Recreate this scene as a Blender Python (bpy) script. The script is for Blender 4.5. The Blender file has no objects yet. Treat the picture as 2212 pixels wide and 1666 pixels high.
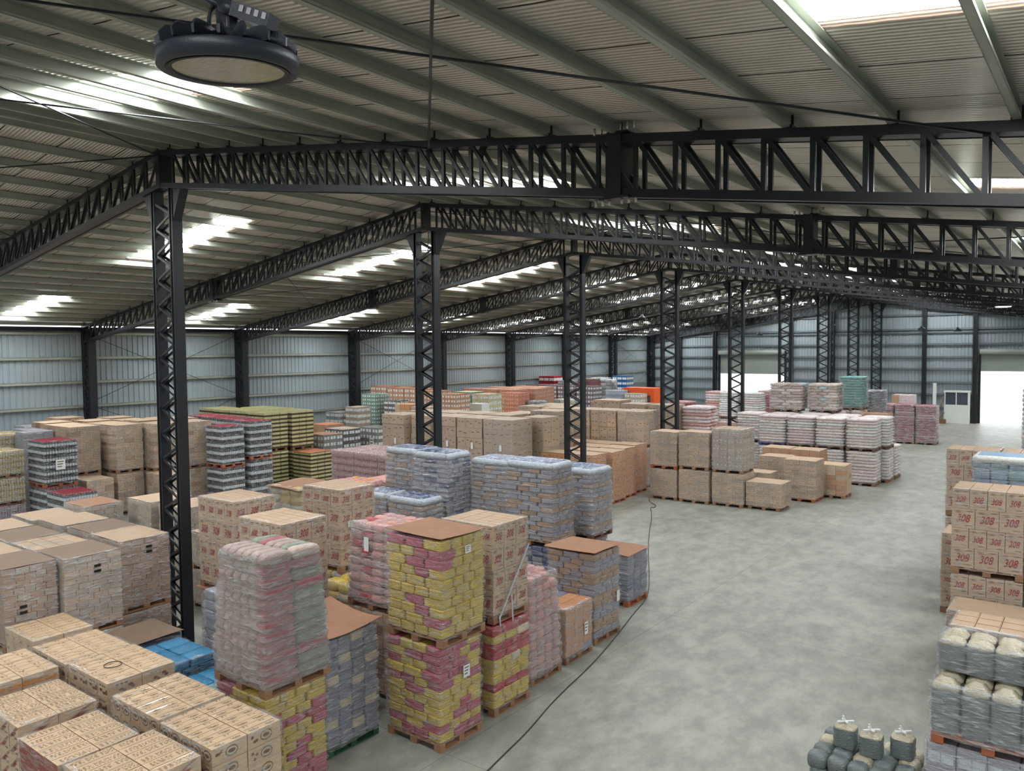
import bpy, math, random
from mathutils import Vector, Matrix
random.seed(7)
S = bpy.context.scene
COL = S.collection
# ------------------------------------------------------------------ camera, world, exposure
XR, XL, YG, H = -16.137, -38.12, 72.97, 6.45          # ridge line, left wall, gable wall, eye height
Y1, BAY, SL = 8.97, 8.0, 0.1403                       # first truss in view, bay, roof slope
cd = bpy.data.cameras.new('camera'); cam = bpy.data.objects.new('camera', cd); COL.objects.link(cam)
F_, PSI, PIT, ROL = 1695.41, 0.653748, 0.048381, -0.00939
fw = Vector((-math.sin(PSI)*math.cos(PIT), math.cos(PSI)*math.cos(PIT), -math.sin(PIT)))
r0 = Vector((math.cos(PSI), math.sin(PSI), 0)); u0 = r0.cross(fw)
r1 = r0*math.cos(ROL)+u0*math.sin(ROL); u1 = u0*math.cos(ROL)-r0*math.sin(ROL)
cam.matrix_world = Matrix(((r1.x, u1.x, -fw.x, 0), (r1.y, u1.y, -fw.y, 0), (r1.z, u1.z, -fw.z, H), (0, 0, 0, 1)))
cd.sensor_width = 36; cd.sensor_fit = 'HORIZONTAL'; cd.lens = F_/2212*36; cd.clip_start = .05; cd.clip_end = 400
S.camera = cam
S.view_settings.view_transform = 'Standard'; S.view_settings.look = 'None'
S.view_settings.gamma = 1; S.view_settings.use_curve_mapping = False
S.view_settings.exposure = -0.1
SKY_E = 3.4            # brightness of the overcast sky
SKYLIGHT_E = 26.0      # brightness of the translucent roof lights
W = bpy.data.worlds.new('overcast_sky'); S.world = W; W.use_nodes = True
bg = W.node_tree.nodes['Background']; bg.inputs[0].default_value = (.93, .97, 1, 1); bg.inputs[1].default_value = SKY_E
for nm, x0, x1, z1 in (('doorway_daylight', -30.4, -24.0, 3.8), ('doorway_daylight', -8.5, -4.9, 4.3)):
    ld = bpy.data.lights.new(nm, 'AREA'); ld.shape = 'RECTANGLE'; ld.size = x1-x0; ld.size_y = z1; ld.energy = 1
    ld.cycles.is_portal = True
    lo = bpy.data.objects.new(nm, ld); COL.objects.link(lo); lo.location = ((x0+x1)/2, YG+.3, z1/2); lo.rotation_euler = (-math.pi/2, 0, 0)

# ------------------------------------------------------------------ materials
def lin(r, g, b):
    f = lambda c: ((c/255+.055)/1.055)**2.4 if c > 10 else c/255/12.92
    return (f(r), f(g), f(b), 1)
def mat(name, rgb, rough=.6, metal=0., var=.12, nscale=6., rnd=.0, bump=0., bscale=30., spec=.5, stretch=None, rgb2=None, coat=0.):
    m = bpy.data.materials.new(name); m.use_nodes = True; N = m.node_tree.nodes; Lk = m.node_tree.links
    P = N['Principled BSDF']; P.inputs['Roughness'].default_value = rough; P.inputs['Metallic'].default_value = metal
    P.inputs['Specular IOR Level'].default_value = spec; P.inputs['Coat Weight'].default_value = coat
    P.inputs['Coat Roughness'].default_value = .15
    c = lin(*rgb)
    tc = N.new('ShaderNodeTexCoord'); src = tc.outputs['Object']
    if stretch:
        mp = N.new('ShaderNodeMapping'); mp.inputs['Scale'].default_value = stretch; Lk.new(src, mp.inputs['Vector']); src = mp.outputs['Vector']
    nz = N.new('ShaderNodeTexNoise'); nz.inputs['Scale'].default_value = nscale; nz.inputs['Detail'].default_value = 5; Lk.new(src, nz.inputs['Vector'])
    rp = N.new('ShaderNodeValToRGB'); Lk.new(nz.outputs['Fac'], rp.inputs['Fac'])
    rp.color_ramp.elements[0].position = .3; rp.color_ramp.elements[1].position = .72
    a = lin(*rgb2) if rgb2 else tuple(v*(1-var) for v in c[:3])+(1,)
    b = c if rgb2 else tuple(min(1, v*(1+var)) for v in c[:3])+(1,)
    rp.color_ramp.elements[0].color = a; rp.color_ramp.elements[1].color = b
    out = rp.outputs['Color']
    if rnd:
        oi = N.new('ShaderNodeObjectInfo'); hs = N.new('ShaderNodeHueSaturation'); ma = N.new('ShaderNodeMath'); ma.operation = 'MULTIPLY_ADD'
        ma.inputs[1].default_value = 2*rnd; ma.inputs[2].default_value = 1-rnd
        Lk.new(oi.outputs['Random'], ma.inputs[0]); Lk.new(ma.outputs[0], hs.inputs['Value']); Lk.new(out, hs.inputs['Color']); out = hs.outputs['Color']
    Lk.new(out, P.inputs['Base Color'])
    if bump:
        n2 = N.new('ShaderNodeTexNoise'); n2.inputs['Scale'].default_value = bscale; n2.inputs['Detail'].default_value = 4; Lk.new(src, n2.inputs['Vector'])
        bp = N.new('ShaderNodeBump'); bp.inputs['Strength'].default_value = bump; bp.inputs['Distance'].default_value = .02
        Lk.new(n2.outputs['Fac'], bp.inputs['Height']); Lk.new(bp.outputs['Normal'], P.inputs['Normal'])
    return m
M = {}
M['card'] = mat('kraft_cardboard', (190, 163, 137), .75, var=.07, nscale=4, rnd=.05)
M['card_light'] = mat('pale_cardboard', (200, 171, 139), .7, var=.06, nscale=4, rnd=.04)
M['card_brown'] = mat('brown_cardboard', (164, 130, 103), .75, var=.14, nscale=3, rnd=.08)
M['card_rusty'] = mat('rusty_cardboard', (150, 108, 80), .7, var=.12, nscale=3, rnd=.05)
M['card_dark'] = mat('dark_cardboard', (128, 92, 66), .75, var=.12, nscale=3, rnd=.06)
M['card_orange'] = mat('orange_cardboard', (190, 138, 98), .7, var=.1, nscale=3, rnd=.05)
M['card_grey'] = mat('greyed_cardboard', (172, 152, 132), .6, var=.1, nscale=3, rnd=.05)
M['sheet'] = mat('cardboard_sheet', (158, 116, 90), .8, var=.08, nscale=5)
M['sheet_grey'] = mat('dusty_cardboard_sheet', (138, 116, 98), .8, var=.08, nscale=5)
M['sheet_orange'] = mat('terracotta_cardboard_sheet', (178, 112, 76), .8, var=.06, nscale=5)
M['sheet_pink'] = mat('pink_cardboard_sheet', (206, 150, 136), .7, var=.06)
M['ink'] = mat('brown_ink', (112, 90, 72), .6, var=.1)
M['seam'] = mat('carton_seam_line', (120, 90, 66), .8, var=.1)  # darker brown line along the carton lid seam
M['red_ink'] = mat('red_ink', (150, 40, 38), .55, var=.1)
M['rust_ink'] = mat('rust_ink', (146, 66, 48), .6, var=.15)
M['cookie_ink'] = mat('cookie_brown_ink', (122, 78, 50), .6, var=.3, nscale=20)
M['amber_ink'] = mat('amber_ink', (206, 142, 66), .6, var=.3, nscale=14)
M['black_ink'] = mat('black_ink', (24, 22, 22), .5)
M['tape'] = mat('clear_tape', (206, 184, 156), .12, var=.03, spec=.8, coat=.6)
M['paper'] = mat('white_paper', (226, 228, 226), .7, var=.02)
M['wood'] = mat('pallet_wood', (150, 110, 82), .8, var=.25, nscale=9, stretch=(1, 6, 6), rnd=.15)
M['wood_dark'] = mat('old_pallet_wood', (112, 84, 66), .85, var=.25, nscale=9, stretch=(1, 6, 6), rnd=.1)
M['wood_orange'] = mat('orange_pallet_wood', (164, 92, 60), .8, var=.15, nscale=9, stretch=(1, 6, 6))
M['wood_green'] = mat('green_painted_wood', (48, 86, 62), .7, var=.2, nscale=9)
M['wood_blue'] = mat('blue_painted_wood', (50, 72, 140), .6, var=.15, nscale=9)
M['steel'] = mat('painted_steel_truss', (30, 33, 38), .38, var=.12, nscale=3, spec=.5)
M['galv'] = mat('galvanised_steel', (166, 170, 158), .36, metal=.3, var=.14, nscale=2.2, stretch=(1, .3, 1))
M['rail_shaded'] = mat('shade_darkened_rail', (104, 112, 118), .5, var=.05)  # gable rail colour darkened to carry the shade of its backlit side
M['bolt'] = mat('zinc_bolt', (190, 188, 180), .3, metal=.9)
M['chain'] = mat('chain_steel', (150, 150, 150), .3, metal=.9)
M['black_metal'] = mat('black_lamp_metal', (40, 46, 56), .42, var=.06, bump=.1, bscale=200)
M['cable'] = mat('black_rubber', (26, 26, 28), .5)
M['door'] = mat('shutter_slats', (150, 158, 150), .5, var=.04)
M['pvc'] = mat('white_pvc', (222, 226, 222), .5, var=.02)
M['dark_glass'] = mat('dark_glass', (70, 78, 92), .1, var=.05, spec=.8)
M['outdoor'] = mat('outdoor_yard', (196, 194, 188), .9, var=.05)
BAGS = {'yellow': (200, 172, 82), 'pink': (176, 92, 106), 'red': (172, 58, 64), 'cream': (216, 200, 168), 'tanpack': (170, 138, 112), 'lav': (152, 146, 156), 'cornerpink': (160, 92, 100), 'fawnrose': (170, 148, 142),
        'greypack': (150, 150, 158), 'navy': (58, 66, 110), 'flour': (232, 220, 216), 'flourpink': (226, 206, 206), 'white': (226, 228, 226), 'salmon': (208, 150, 140),
        'crimson': (150, 52, 70), 'teal': (40, 150, 142), 'darkbag': (92, 82, 100), 'sage': (128, 138, 122), 'rose': (186, 146, 144), 'blue': (64, 140, 184),
        'slate': (112, 120, 120), 'straw': (192, 182, 158), 'bluewhite': (150, 178, 206), 'capfilm': (186, 194, 204), 'brownsack': (160, 128, 108), 'aqua': (132, 176, 184), 'orange': (226, 150, 80),
        'palefawn': (202, 180, 168), 'greyblue': (128, 132, 150)}
for k, v in BAGS.items():
    M[k] = mat(k+'_plastic', v, .28, var=.16, nscale=13, bump=.9, bscale=26, spec=.6, rnd=.07, stretch=(1, 1, 2.2))
M['cap_red'] = mat('red_bottle_cap', (190, 62, 80), .4)
M['cap_white'] = mat('white_bottle_cap', (220, 196, 196), .4)
M['cola'] = mat('dark_bottle', (52, 46, 52), .15, spec=.8)
M['lab_white'] = mat('bottle_label', (196, 200, 206), .35, var=.1)
M['lab_blue'] = mat('dark_blue_label', (70, 74, 96), .35, var=.1)
M['pinkdrink'] = mat('pink_drink_bottle', (176, 128, 130), .25, var=.15)
M['can_top'] = mat('olive_can_top', (148, 148, 98), .35, var=.1)
M['can_side'] = mat('pale_can_side', (204, 196, 150), .35, var=.12)
M['tray_dark'] = mat('dark_can_tray', (74, 66, 44), .6, var=.12)
M['crate_green'] = mat('green_crate_film', (110, 148, 124), .35, var=.14, rnd=.05)
M['crate_orange'] = mat('orange_crate_film', (206, 118, 74), .4, var=.15, rnd=.05)
M['crate_pale'] = mat('pale_orange_crate_film', (214, 160, 130), .4, var=.12)
M['crate_red'] = mat('red_crate', (150, 28, 42), .45, var=.1)
M['crate_plum'] = mat('plum_crate_film', (112, 84, 92), .35, var=.15)
M['crate_grey'] = mat('grey_crate_film', (122, 124, 120), .4, var=.15)
M['crate_dark'] = mat('dark_crate', (62, 64, 62), .5, var=.15)
M['crate_blue'] = mat('blue_crate', (30, 96, 150), .4, var=.1)
M['tarp'] = mat('orange_tarpaulin', (232, 92, 34), .5, var=.06)
M['blueprint'] = mat('dark_blue_print', (176, 188, 206), .3, rgb2=(52, 62, 106), nscale=9, bump=.5, bscale=16, stretch=(1.8, 1, 1))
_r = M['blueprint'].node_tree.nodes['Color Ramp'].color_ramp; _r.elements[0].position = .5; _r.elements[1].position = .56

def film_mat(name, base, lo, hi, tint=(.76, .78, .8, 1)):
    m = bpy.data.materials.new(name); m.use_nodes = True; N = m.node_tree.nodes; Lk = m.node_tree.links
    P = N['Principled BSDF']; P.inputs['Base Color'].default_value = tint; P.inputs['Roughness'].default_value = .1
    P.inputs['Specular IOR Level'].default_value = 1.0; P.inputs['Coat Weight'].default_value = .6; P.inputs['Coat Roughness'].default_value = .08
    tr = N.new('ShaderNodeBsdfTransparent'); mx = N.new('ShaderNodeMixShader'); tc = N.new('ShaderNodeTexCoord')
    mp = N.new('ShaderNodeMapping'); mp.inputs['Scale'].default_value = (2.2, 2.2, 13); Lk.new(tc.outputs['Object'], mp.inputs['Vector'])
    n1 = N.new('ShaderNodeTexNoise'); n1.inputs['Scale'].default_value = 2.4; n1.inputs['Detail'].default_value = 6; n1.inputs['Distortion'].default_value = .8
    Lk.new(mp.outputs['Vector'], n1.inputs['Vector'])
    rp = N.new('ShaderNodeValToRGB'); rp.color_ramp.elements[0].position = .45; rp.color_ramp.elements[1].position = .72
    rp.color_ramp.elements[0].color = (lo, lo, lo, 1); rp.color_ramp.elements[1].color = (hi, hi, hi, 1)
    Lk.new(n1.outputs['Fac'], rp.inputs['Fac'])
    bp = N.new('ShaderNodeBump'); bp.inputs['Strength'].default_value = 1.0; bp.inputs['Distance'].default_value = .06
    n2 = N.new('ShaderNodeTexNoise'); n2.inputs['Scale'].default_value = 9; n2.inputs['Detail'].default_value = 3; Lk.new(mp.outputs['Vector'], n2.inputs['Vector'])
    ad = N.new('ShaderNodeMath'); ad.operation = 'MULTIPLY_ADD'; ad.inputs[1].default_value = .25; Lk.new(n2.outputs['Fac'], ad.inputs[0]); Lk.new(n1.outputs['Fac'], ad.inputs[2])
    Lk.new(ad.outputs[0], bp.inputs['Height']); Lk.new(bp.outputs['Normal'], P.inputs['Normal'])
    Lk.new(rp.outputs['Color'], mx.inputs['Fac']); Lk.new(tr.outputs[0], mx.inputs[1]); Lk.new(P.outputs[0], mx.inputs[2])
    Lk.new(mx.outputs[0], N['Material Output'].inputs['Surface'])
    return m
M['film'] = film_mat('stretch_film', None, .05, .5)
M['film_heavy'] = film_mat('heavy_stretch_film', None, .18, .68)
M['film_milky'] = film_mat('milky_stretch_film', None, .3, .62, (.66, .65, .64, 1))

def floor_mat():
    m = mat('concrete', (160, 161, 151), .45, var=.14, nscale=.3, bump=.05, bscale=8); N = m.node_tree.nodes; Lk = m.node_tree.links
    P = N['Principled BSDF']; base = P.inputs['Base Color'].links[0].from_socket
    tc = N.new('ShaderNodeTexCoord')
    mp = N.new('ShaderNodeMapping'); mp.inputs['Scale'].default_value = (1.5, .95, 1); mp.inputs['Rotation'].default_value = (0, 0, .5); Lk.new(tc.outputs['Object'], mp.inputs['Vector'])
    n = N.new('ShaderNodeTexNoise'); n.inputs['Scale'].default_value = 1.3; n.inputs['Detail'].default_value = 9; n.inputs['Roughness'].default_value = .68; Lk.new(mp.outputs['Vector'], n.inputs['Vector'])
    rp = N.new('ShaderNodeValToRGB'); Lk.new(n.outputs['Fac'], rp.inputs['Fac']); rp.color_ramp.elements[0].position = .36; rp.color_ramp.elements[1].position = .64
    rp.color_ramp.elements[0].color = (.6, .61, .61, 1); rp.color_ramp.elements[1].color = (1, 1, .99, 1)
    mu = N.new('ShaderNodeMixRGB'); mu.blend_type = 'MULTIPLY'; mu.inputs[0].default_value = 1; Lk.new(base, mu.inputs[1]); Lk.new(rp.outputs['Color'], mu.inputs[2])
    sp = N.new('ShaderNodeSeparateXYZ'); Lk.new(tc.outputs['Object'], sp.inputs[0])
    fac = None
    for ax, off, step in (('X', 8.28, 7.0), ('Y', 3.0, 8.0)):
        a = N.new('ShaderNodeMath'); a.operation = 'ADD'; a.inputs[1].default_value = off+700; Lk.new(sp.outputs[ax], a.inputs[0])
        b = N.new('ShaderNodeMath'); b.operation = 'MODULO'; b.inputs[1].default_value = step; Lk.new(a.outputs[0], b.inputs[0])
        c = N.new('ShaderNodeMath'); c.operation = 'LESS_THAN'; c.inputs[1].default_value = .018; Lk.new(b.outputs[0], c.inputs[0])
        if fac is None: fac = c.outputs[0]
        else:
            q = N.new('ShaderNodeMath'); q.operation = 'MAXIMUM'; Lk.new(fac, q.inputs[0]); Lk.new(c.outputs[0], q.inputs[1]); fac = q.outputs[0]
    dk = N.new('ShaderNodeMixRGB'); dk.inputs[2].default_value = (.12, .12, .11, 1); Lk.new(mu.outputs[0], dk.inputs[1])
    h = N.new('ShaderNodeMath'); h.operation = 'MULTIPLY'; h.inputs[1].default_value = .6; Lk.new(fac, h.inputs[0]); Lk.new(h.outputs[0], dk.inputs[0])
    Lk.new(dk.outputs[0], P.inputs['Base Color'])
    return m
M['floor'] = floor_mat()
def foil_mat():
    m = mat('insulation_foil', (224, 214, 203), .24, metal=.3, var=.07, nscale=1.5); N = m.node_tree.nodes; Lk = m.node_tree.links
    P = N['Principled BSDF']; base = P.inputs['Base Color'].links[0].from_socket
    tc = N.new('ShaderNodeTexCoord'); sp = N.new('ShaderNodeSeparateXYZ'); Lk.new(tc.outputs['Object'], sp.inputs[0])
    n0 = N.new('ShaderNodeTexNoise'); n0.inputs['Scale'].default_value = 1.7; Lk.new(tc.outputs['Object'], n0.inputs['Vector'])
    w0 = N.new('ShaderNodeMath'); w0.operation = 'MULTIPLY_ADD'; w0.inputs[1].default_value = .05; Lk.new(n0.outputs['Fac'], w0.inputs[0]); Lk.new(sp.outputs['Y'], w0.inputs[2])
    a = N.new('ShaderNodeMath'); a.operation = 'ADD'; a.inputs[1].default_value = 115.0-6.22; Lk.new(w0.outputs[0], a.inputs[0])
    b = N.new('ShaderNodeMath'); b.operation = 'MODULO'; b.inputs[1].default_value = 1.15; Lk.new(a.outputs[0], b.inputs[0])
    c = N.new('ShaderNodeMath'); c.operation = 'LESS_THAN'; c.inputs[1].default_value = .028; Lk.new(b.outputs[0], c.inputs[0])
    dk = N.new('ShaderNodeMixRGB'); dk.inputs[2].default_value = (.03, .028, .026, 1); Lk.new(base, dk.inputs[1]); Lk.new(c.outputs[0], dk.inputs[0]); Lk.new(dk.outputs[0], P.inputs['Base Color'])
    wv = N.new('ShaderNodeTexWave'); wv.bands_direction = 'Y'; wv.inputs['Scale'].default_value = 4.2; wv.inputs['Distortion'].default_value = 1.2; wv.inputs['Detail'].default_value = 2
    wv.inputs['Detail Scale'].default_value = 1.5; Lk.new(tc.outputs['Object'], wv.inputs['Vector'])
    n3 = N.new('ShaderNodeTexNoise'); n3.inputs['Scale'].default_value = 26; n3.inputs['Detail'].default_value = 3; Lk.new(tc.outputs['Object'], n3.inputs['Vector'])
    ad = N.new('ShaderNodeMath'); ad.operation = 'MULTIPLY_ADD'; ad.inputs[1].default_value = .35; Lk.new(n3.outputs['Fac'], ad.inputs[0]); Lk.new(wv.outputs['Fac'], ad.inputs[2])
    bp = N.new('ShaderNodeBump'); bp.inputs['Strength'].default_value = .7; bp.inputs['Distance'].default_value = .02; Lk.new(ad.outputs[0], bp.inputs['Height']); Lk.new(bp.outputs['Normal'], P.inputs['Normal'])
    return m
M['foil'] = foil_mat()
M['wall'] = mat('painted_ribbed_sheet', (150, 161, 166), .5, var=.05, nscale=.8)
def emis(name, col, e):
    m = bpy.data.materials.new(name); m.use_nodes = True; P = m.node_tree.nodes['Principled BSDF']
    P.inputs['Base Color'].default_value = (.9, .92, .95, 1); P.inputs['Emission Color'].default_value = col; P.inputs['Emission Strength'].default_value = e
    return m
M['skylight'] = emis('translucent_roof_light', (.94, .98, 1, 1), SKYLIGHT_E)
M['lamp_on'] = emis('lit_lamp_lens', (.85, .85, 1, 1), 14)
def glassy():
    m = mat('lamp_lens', (196, 180, 156), .1, var=.16, nscale=26, spec=1.0, stretch=(1, 7, 1)); return m
M['lens'] = glassy()

# ------------------------------------------------------------------ mesh helper
class MB:
    def __init__(s): s.v = []; s.f = []; s.m = []; s.sm = []
    def poly(s, pts, mi=0):
        n = len(s.v); s.v += [tuple(p) for p in pts]; s.f.append(tuple(range(n, n+len(pts)))); s.m.append(mi); s.sm.append(False)
    def box(s, x0, x1, y0, y1, z0, z1, mi=0, top=None):
        n = len(s.v)
        s.v += [(x0, y0, z0), (x1, y0, z0), (x1, y1, z0), (x0, y1, z0), (x0, y0, z1), (x1, y0, z1), (x1, y1, z1), (x0, y1, z1)]
        for k, q in enumerate(((0, 3, 2, 1), (4, 5, 6, 7), (0, 1, 5, 4), (1, 2, 6, 5), (2, 3, 7, 6), (3, 0, 4, 7))):
            s.f.append(tuple(n+i for i in q)); s.m.append(top if (k == 1 and top is not None) else mi); s.sm.append(False)
    def bar(s, p, q, w, h, mi=0, up=(0, 1, 0)):
        p = Vector(p); q = Vector(q); d = (q-p).normalized(); a = d.cross(Vector(up))
        if a.length < 1e-4: a = d.cross(Vector((1, 0, 0)))
        a.normalize(); b = a.cross(d).normalized(); n = len(s.v)
        for e in (p, q):
            for i, j in ((-1, -1), (1, -1), (1, 1), (-1, 1)): s.v.append(tuple(e+a*(i*w/2)+b*(j*h/2)))
        for t in ((0, 1, 2, 3), (7, 6, 5, 4), (0, 4, 5, 1), (1, 5, 6, 2), (2, 6, 7, 3), (3, 7, 4, 0)):
            s.f.append(tuple(n+i for i in t)); s.m.append(mi); s.sm.append(False)
    def tube(s, pts, r, n=8, mi=0, cap=True):
        P = [Vector(p) for p in pts]; base = len(s.v)
        for i, p in enumerate(P):
            d = (P[min(i+1, len(P)-1)]-P[max(i-1, 0)]).normalized(); a = d.cross(Vector((0, 0, 1)))
            if a.length < 1e-3: a = Vector((1, 0, 0))
            a.normalize(); b = d.cross(a)
            for k in range(n):
                t = 2*math.pi*k/n; s.v.append(tuple(p+a*(r*math.cos(t))+b*(r*math.sin(t))))
        for i in range(len(P)-1):
            for k in range(n):
                k2 = (k+1) % n; s.f.append((base+i*n+k, base+i*n+k2, base+(i+1)*n+k2, base+(i+1)*n+k)); s.m.append(mi); s.sm.append(True)
        if cap:
            s.f.append(tuple(base+k for k in range(n))[::-1]); s.m.append(mi); s.sm.append(False)
            s.f.append(tuple(base+(len(P)-1)*n+k for k in range(n))); s.m.append(mi); s.sm.append(False)
    def rings(s, rings, mi=0, cap=True, smooth=True):
        b = len(s.v); n = len(rings[0])
        for r in rings: s.v += [tuple(p) for p in r]
        for i in range(len(rings)-1):
            for k in range(n):
                k2 = (k+1) % n; s.f.append((b+i*n+k, b+i*n+k2, b+(i+1)*n+k2, b+(i+1)*n+k)); s.m.append(mi); s.sm.append(smooth)
        if cap:
            s.f.append(tuple(b+k for k in range(n))[::-1]); s.m.append(mi); s.sm.append(smooth)
            s.f.append(tuple(b+(len(rings)-1)*n+k for k in range(n))); s.m.append(mi); s.sm.append(smooth)
    def mesh(s, name, mats):
        me = bpy.data.meshes.new(name); me.from_pydata(s.v, [], s.f)
        for m in mats: me.materials.append(M[m] if isinstance(m, str) else m)
        me.polygons.foreach_set('material_index', s.m); me.polygons.foreach_set('use_smooth', s.sm); me.update()
        return me
def obj(name, data, parent=None, loc=(0, 0, 0), rotz=0.):
    o = bpy.data.objects.new(name, data); COL.objects.link(o); o.location = loc; o.rotation_euler = (0, 0, rotz)
    if parent: o.parent = parent
    return o
def tag(o, label=None, cat=None, group=None, kind=None):
    if label: o['label'] = label
    if cat: o['category'] = cat
    if group: o['group'] = group
    if kind: o['kind'] = kind
    return o
def empty(name, loc, label, cat, group=None, rotz=0.):
    return tag(obj(name, None, None, loc, rotz), label, cat, group)
ORD = ['first', 'second', 'third', 'fourth', 'fifth', 'sixth', 'seventh', 'eighth', 'ninth', 'tenth', 'eleventh', 'twelfth', 'thirteenth', 'fourteenth',
       'fifteenth', 'sixteenth', 'seventeenth', 'eighteenth', 'nineteenth', 'twentieth', 'twenty-first']
zc = lambda x: 10.69-SL*abs(x-XR)       # top of the truss top chord
zroof = lambda x: zc(x)+.18

# ------------------------------------------------------------------ room shell
YB, XW = -15.0, 5.85
b = MB(); b.box(XL-.5, XW+.3, YB-.3, YG+.15, -.2, 0); tag(obj('floor', b.mesh('floor', ['floor'])), kind='structure')
b = MB(); b.box(-140, 120, YG+.15, YG+120, -.3, -.06); tag(obj('ground', b.mesh('ground', ['outdoor'])), kind='structure')
# roof sheets with holes for the translucent panels
SKY = [(-37.0, -31.75), (-26.0, -20.3), (-13.6, -8.35), (-1.95, 3.5)]
SKYL = [5.35+8.1*k for k in range(-2, 9)]; SKYR = [5.74+8.05*k for k in range(-2, 9)]
def roofside(name, xa, xb, holes, SKYY):
    b = MB(); xs = sorted(set([xa, xb]+[h for q in holes for h in q])); ys = sorted(set([YB, YG+.2]+[y+s for y in SKYY for s in (-.52, .58)]))
    for i in range(len(xs)-1):
        for j in range(len(ys)-1):
            cx = (xs[i]+xs[i+1])/2; cy = (ys[j]+ys[j+1])/2
            if any(h[0] < cx < h[1] for h in holes) and any(abs(cy-y-.03) < .5 for y in SKYY): continue
            x0, x1, y0, y1 = xs[i], xs[i+1], ys[j], ys[j+1]
            b.poly([(x0, y0, zroof(x0)), (x0, y1, zroof(x0)), (x1, y1, zroof(x1)), (x1, y0, zroof(x1))])
            b.poly([(x0, y0, zroof(x0)+.06), (x1, y0, zroof(x1)+.06), (x1, y1, zroof(x1)+.06), (x0, y1, zroof(x0)+.06)])
    return b.mesh(name, ['foil'])
ce = tag(obj('ceiling', roofside('roof_left', XL-.3, XR, SKY[:2], SKYL)), kind='structure')
ce2 = tag(obj('ceiling', roofside('roof_right', XR, XW+.3, SKY[2:], SKYR)), kind='structure')
wn = 0
for (xa, xb) in SKY:
    for y in (SKYL if xa < XR else SKYR):
        wn += 1; b = MB()
        b.poly([(xa-.05, y-.56, zroof(xa-.05)+.07), (xa-.05, y+.62, zroof(xa-.05)+.07), (xb+.05, y+.62, zroof(xb+.05)+.07), (xb+.05, y-.56, zroof(xb+.05)+.07)])
        tag(obj('window_%d' % wn, b.mesh('roof_light', ['skylight'])), kind='structure')
# ribbed wall sheets
def ribbed(name, a0, a1, ztop, axis, at, holes=(), out=1):
    # panel running along axis; ztop is a function of the position; holes = (a0, a1, z1)
    b = MB(); step = .26; n = int((a1-a0)/step)
    pts = []
    for i in range(n+1):
        a = a0+i*step
        pts += [(a, 0), (a+.17, 0), (a+.195, .035), (a+.235, .035)]
    pts = [p for p in pts if p[0] <= a1]+[(a1, 0)]
    for (p, d), (q, e) in zip(pts, pts[1:]):
        if q-p < 1e-6: continue
        zl = 0
        for h in holes:
            if h[0]-.01 <= (p+q)/2 <= h[1]+.01: zl = h[2]
        P = []
        for (t, dd, z) in ((p, d, zl), (q, e, zl), (q, e, ztop(q)), (p, d, ztop(p))):
            P.append((at+out*dd, t, z) if axis == 'y' else (t, at+out*dd, z))
        b.poly(P)
    return b.mesh(name, ['wall'])
tag(obj('wall_left', ribbed('wall_left', YB, YG, lambda t: 7.4, 'y', XL-.1, out=-1)), kind='structure')
tag(obj('wall_far', ribbed('wall_far', XL, XW, lambda t: zroof(t), 'x', YG+.1, holes=((-30.4, -24.05, 5.9), (-8.55, -4.9, 5.9)))), kind='structure')
b = MB(); b.box(XW, XW+.1, YB, YG, 0, zroof(XW)); tag(obj('wall_right', b.mesh('wall_right', ['wall'])), kind='structure')
b = MB(); b.poly([(XL-.3, YB, 0), (XW+.3, YB, 0), (XW+.3, YB, zroof(XW+.3)), (XR, YB, zroof(XR)), (XL-.3, YB, zroof(XL-.3))]); tag(obj('wall_back', b.mesh('wall_back', ['wall'])), kind='structure')
# dark eave beam and rails (girts)
b = MB(); b.box(XL-.12, XL+.05, YB, YG, 7.4, 7.58); tag(obj('trim_1', b.mesh('eave_beam', ['steel'])), kind='structure')
def cprof(b, y0, y1, x, z, s=1):      # C rail along y
    b.box(x, x+.09*s if s > 0 else x, y0, y1, z, z+.012) if s > 0 else None
    b.box(x, x+.1, y0, y1, z-.012, z+.0); b.box(x+.085, x+.1, y0, y1, z-.1, z); b.box(x, x+.1, y0, y1, z-.11, z-.1)
for k, z in enumerate((7.33, 6.2, 5.08, 3.95, 2.8, 1.65, .55)):
    b = MB(); cprof(b, YB, YG, XL-.06, z)
    tag(obj('wall_rail', b.mesh('wall_rail', ['galv'])), 'galvanised horizontal rail across the left ribbed wall, %s from the top' % ORD[k], 'rail', 'rails of the left wall')
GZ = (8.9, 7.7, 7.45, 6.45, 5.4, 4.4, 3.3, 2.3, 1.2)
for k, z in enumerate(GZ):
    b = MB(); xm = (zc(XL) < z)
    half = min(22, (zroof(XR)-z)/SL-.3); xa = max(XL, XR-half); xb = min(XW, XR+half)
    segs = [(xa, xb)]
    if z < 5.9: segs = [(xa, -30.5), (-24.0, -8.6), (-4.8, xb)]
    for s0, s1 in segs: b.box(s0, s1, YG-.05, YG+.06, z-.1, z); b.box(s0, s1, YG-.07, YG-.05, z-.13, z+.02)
    tag(obj('wall_rail', b.mesh('gable_rail', ['rail_shaded'])), 'grey horizontal rail across the far end wall, %s from the top' % ORD[k], 'rail', 'rails of the far end wall')
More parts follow.
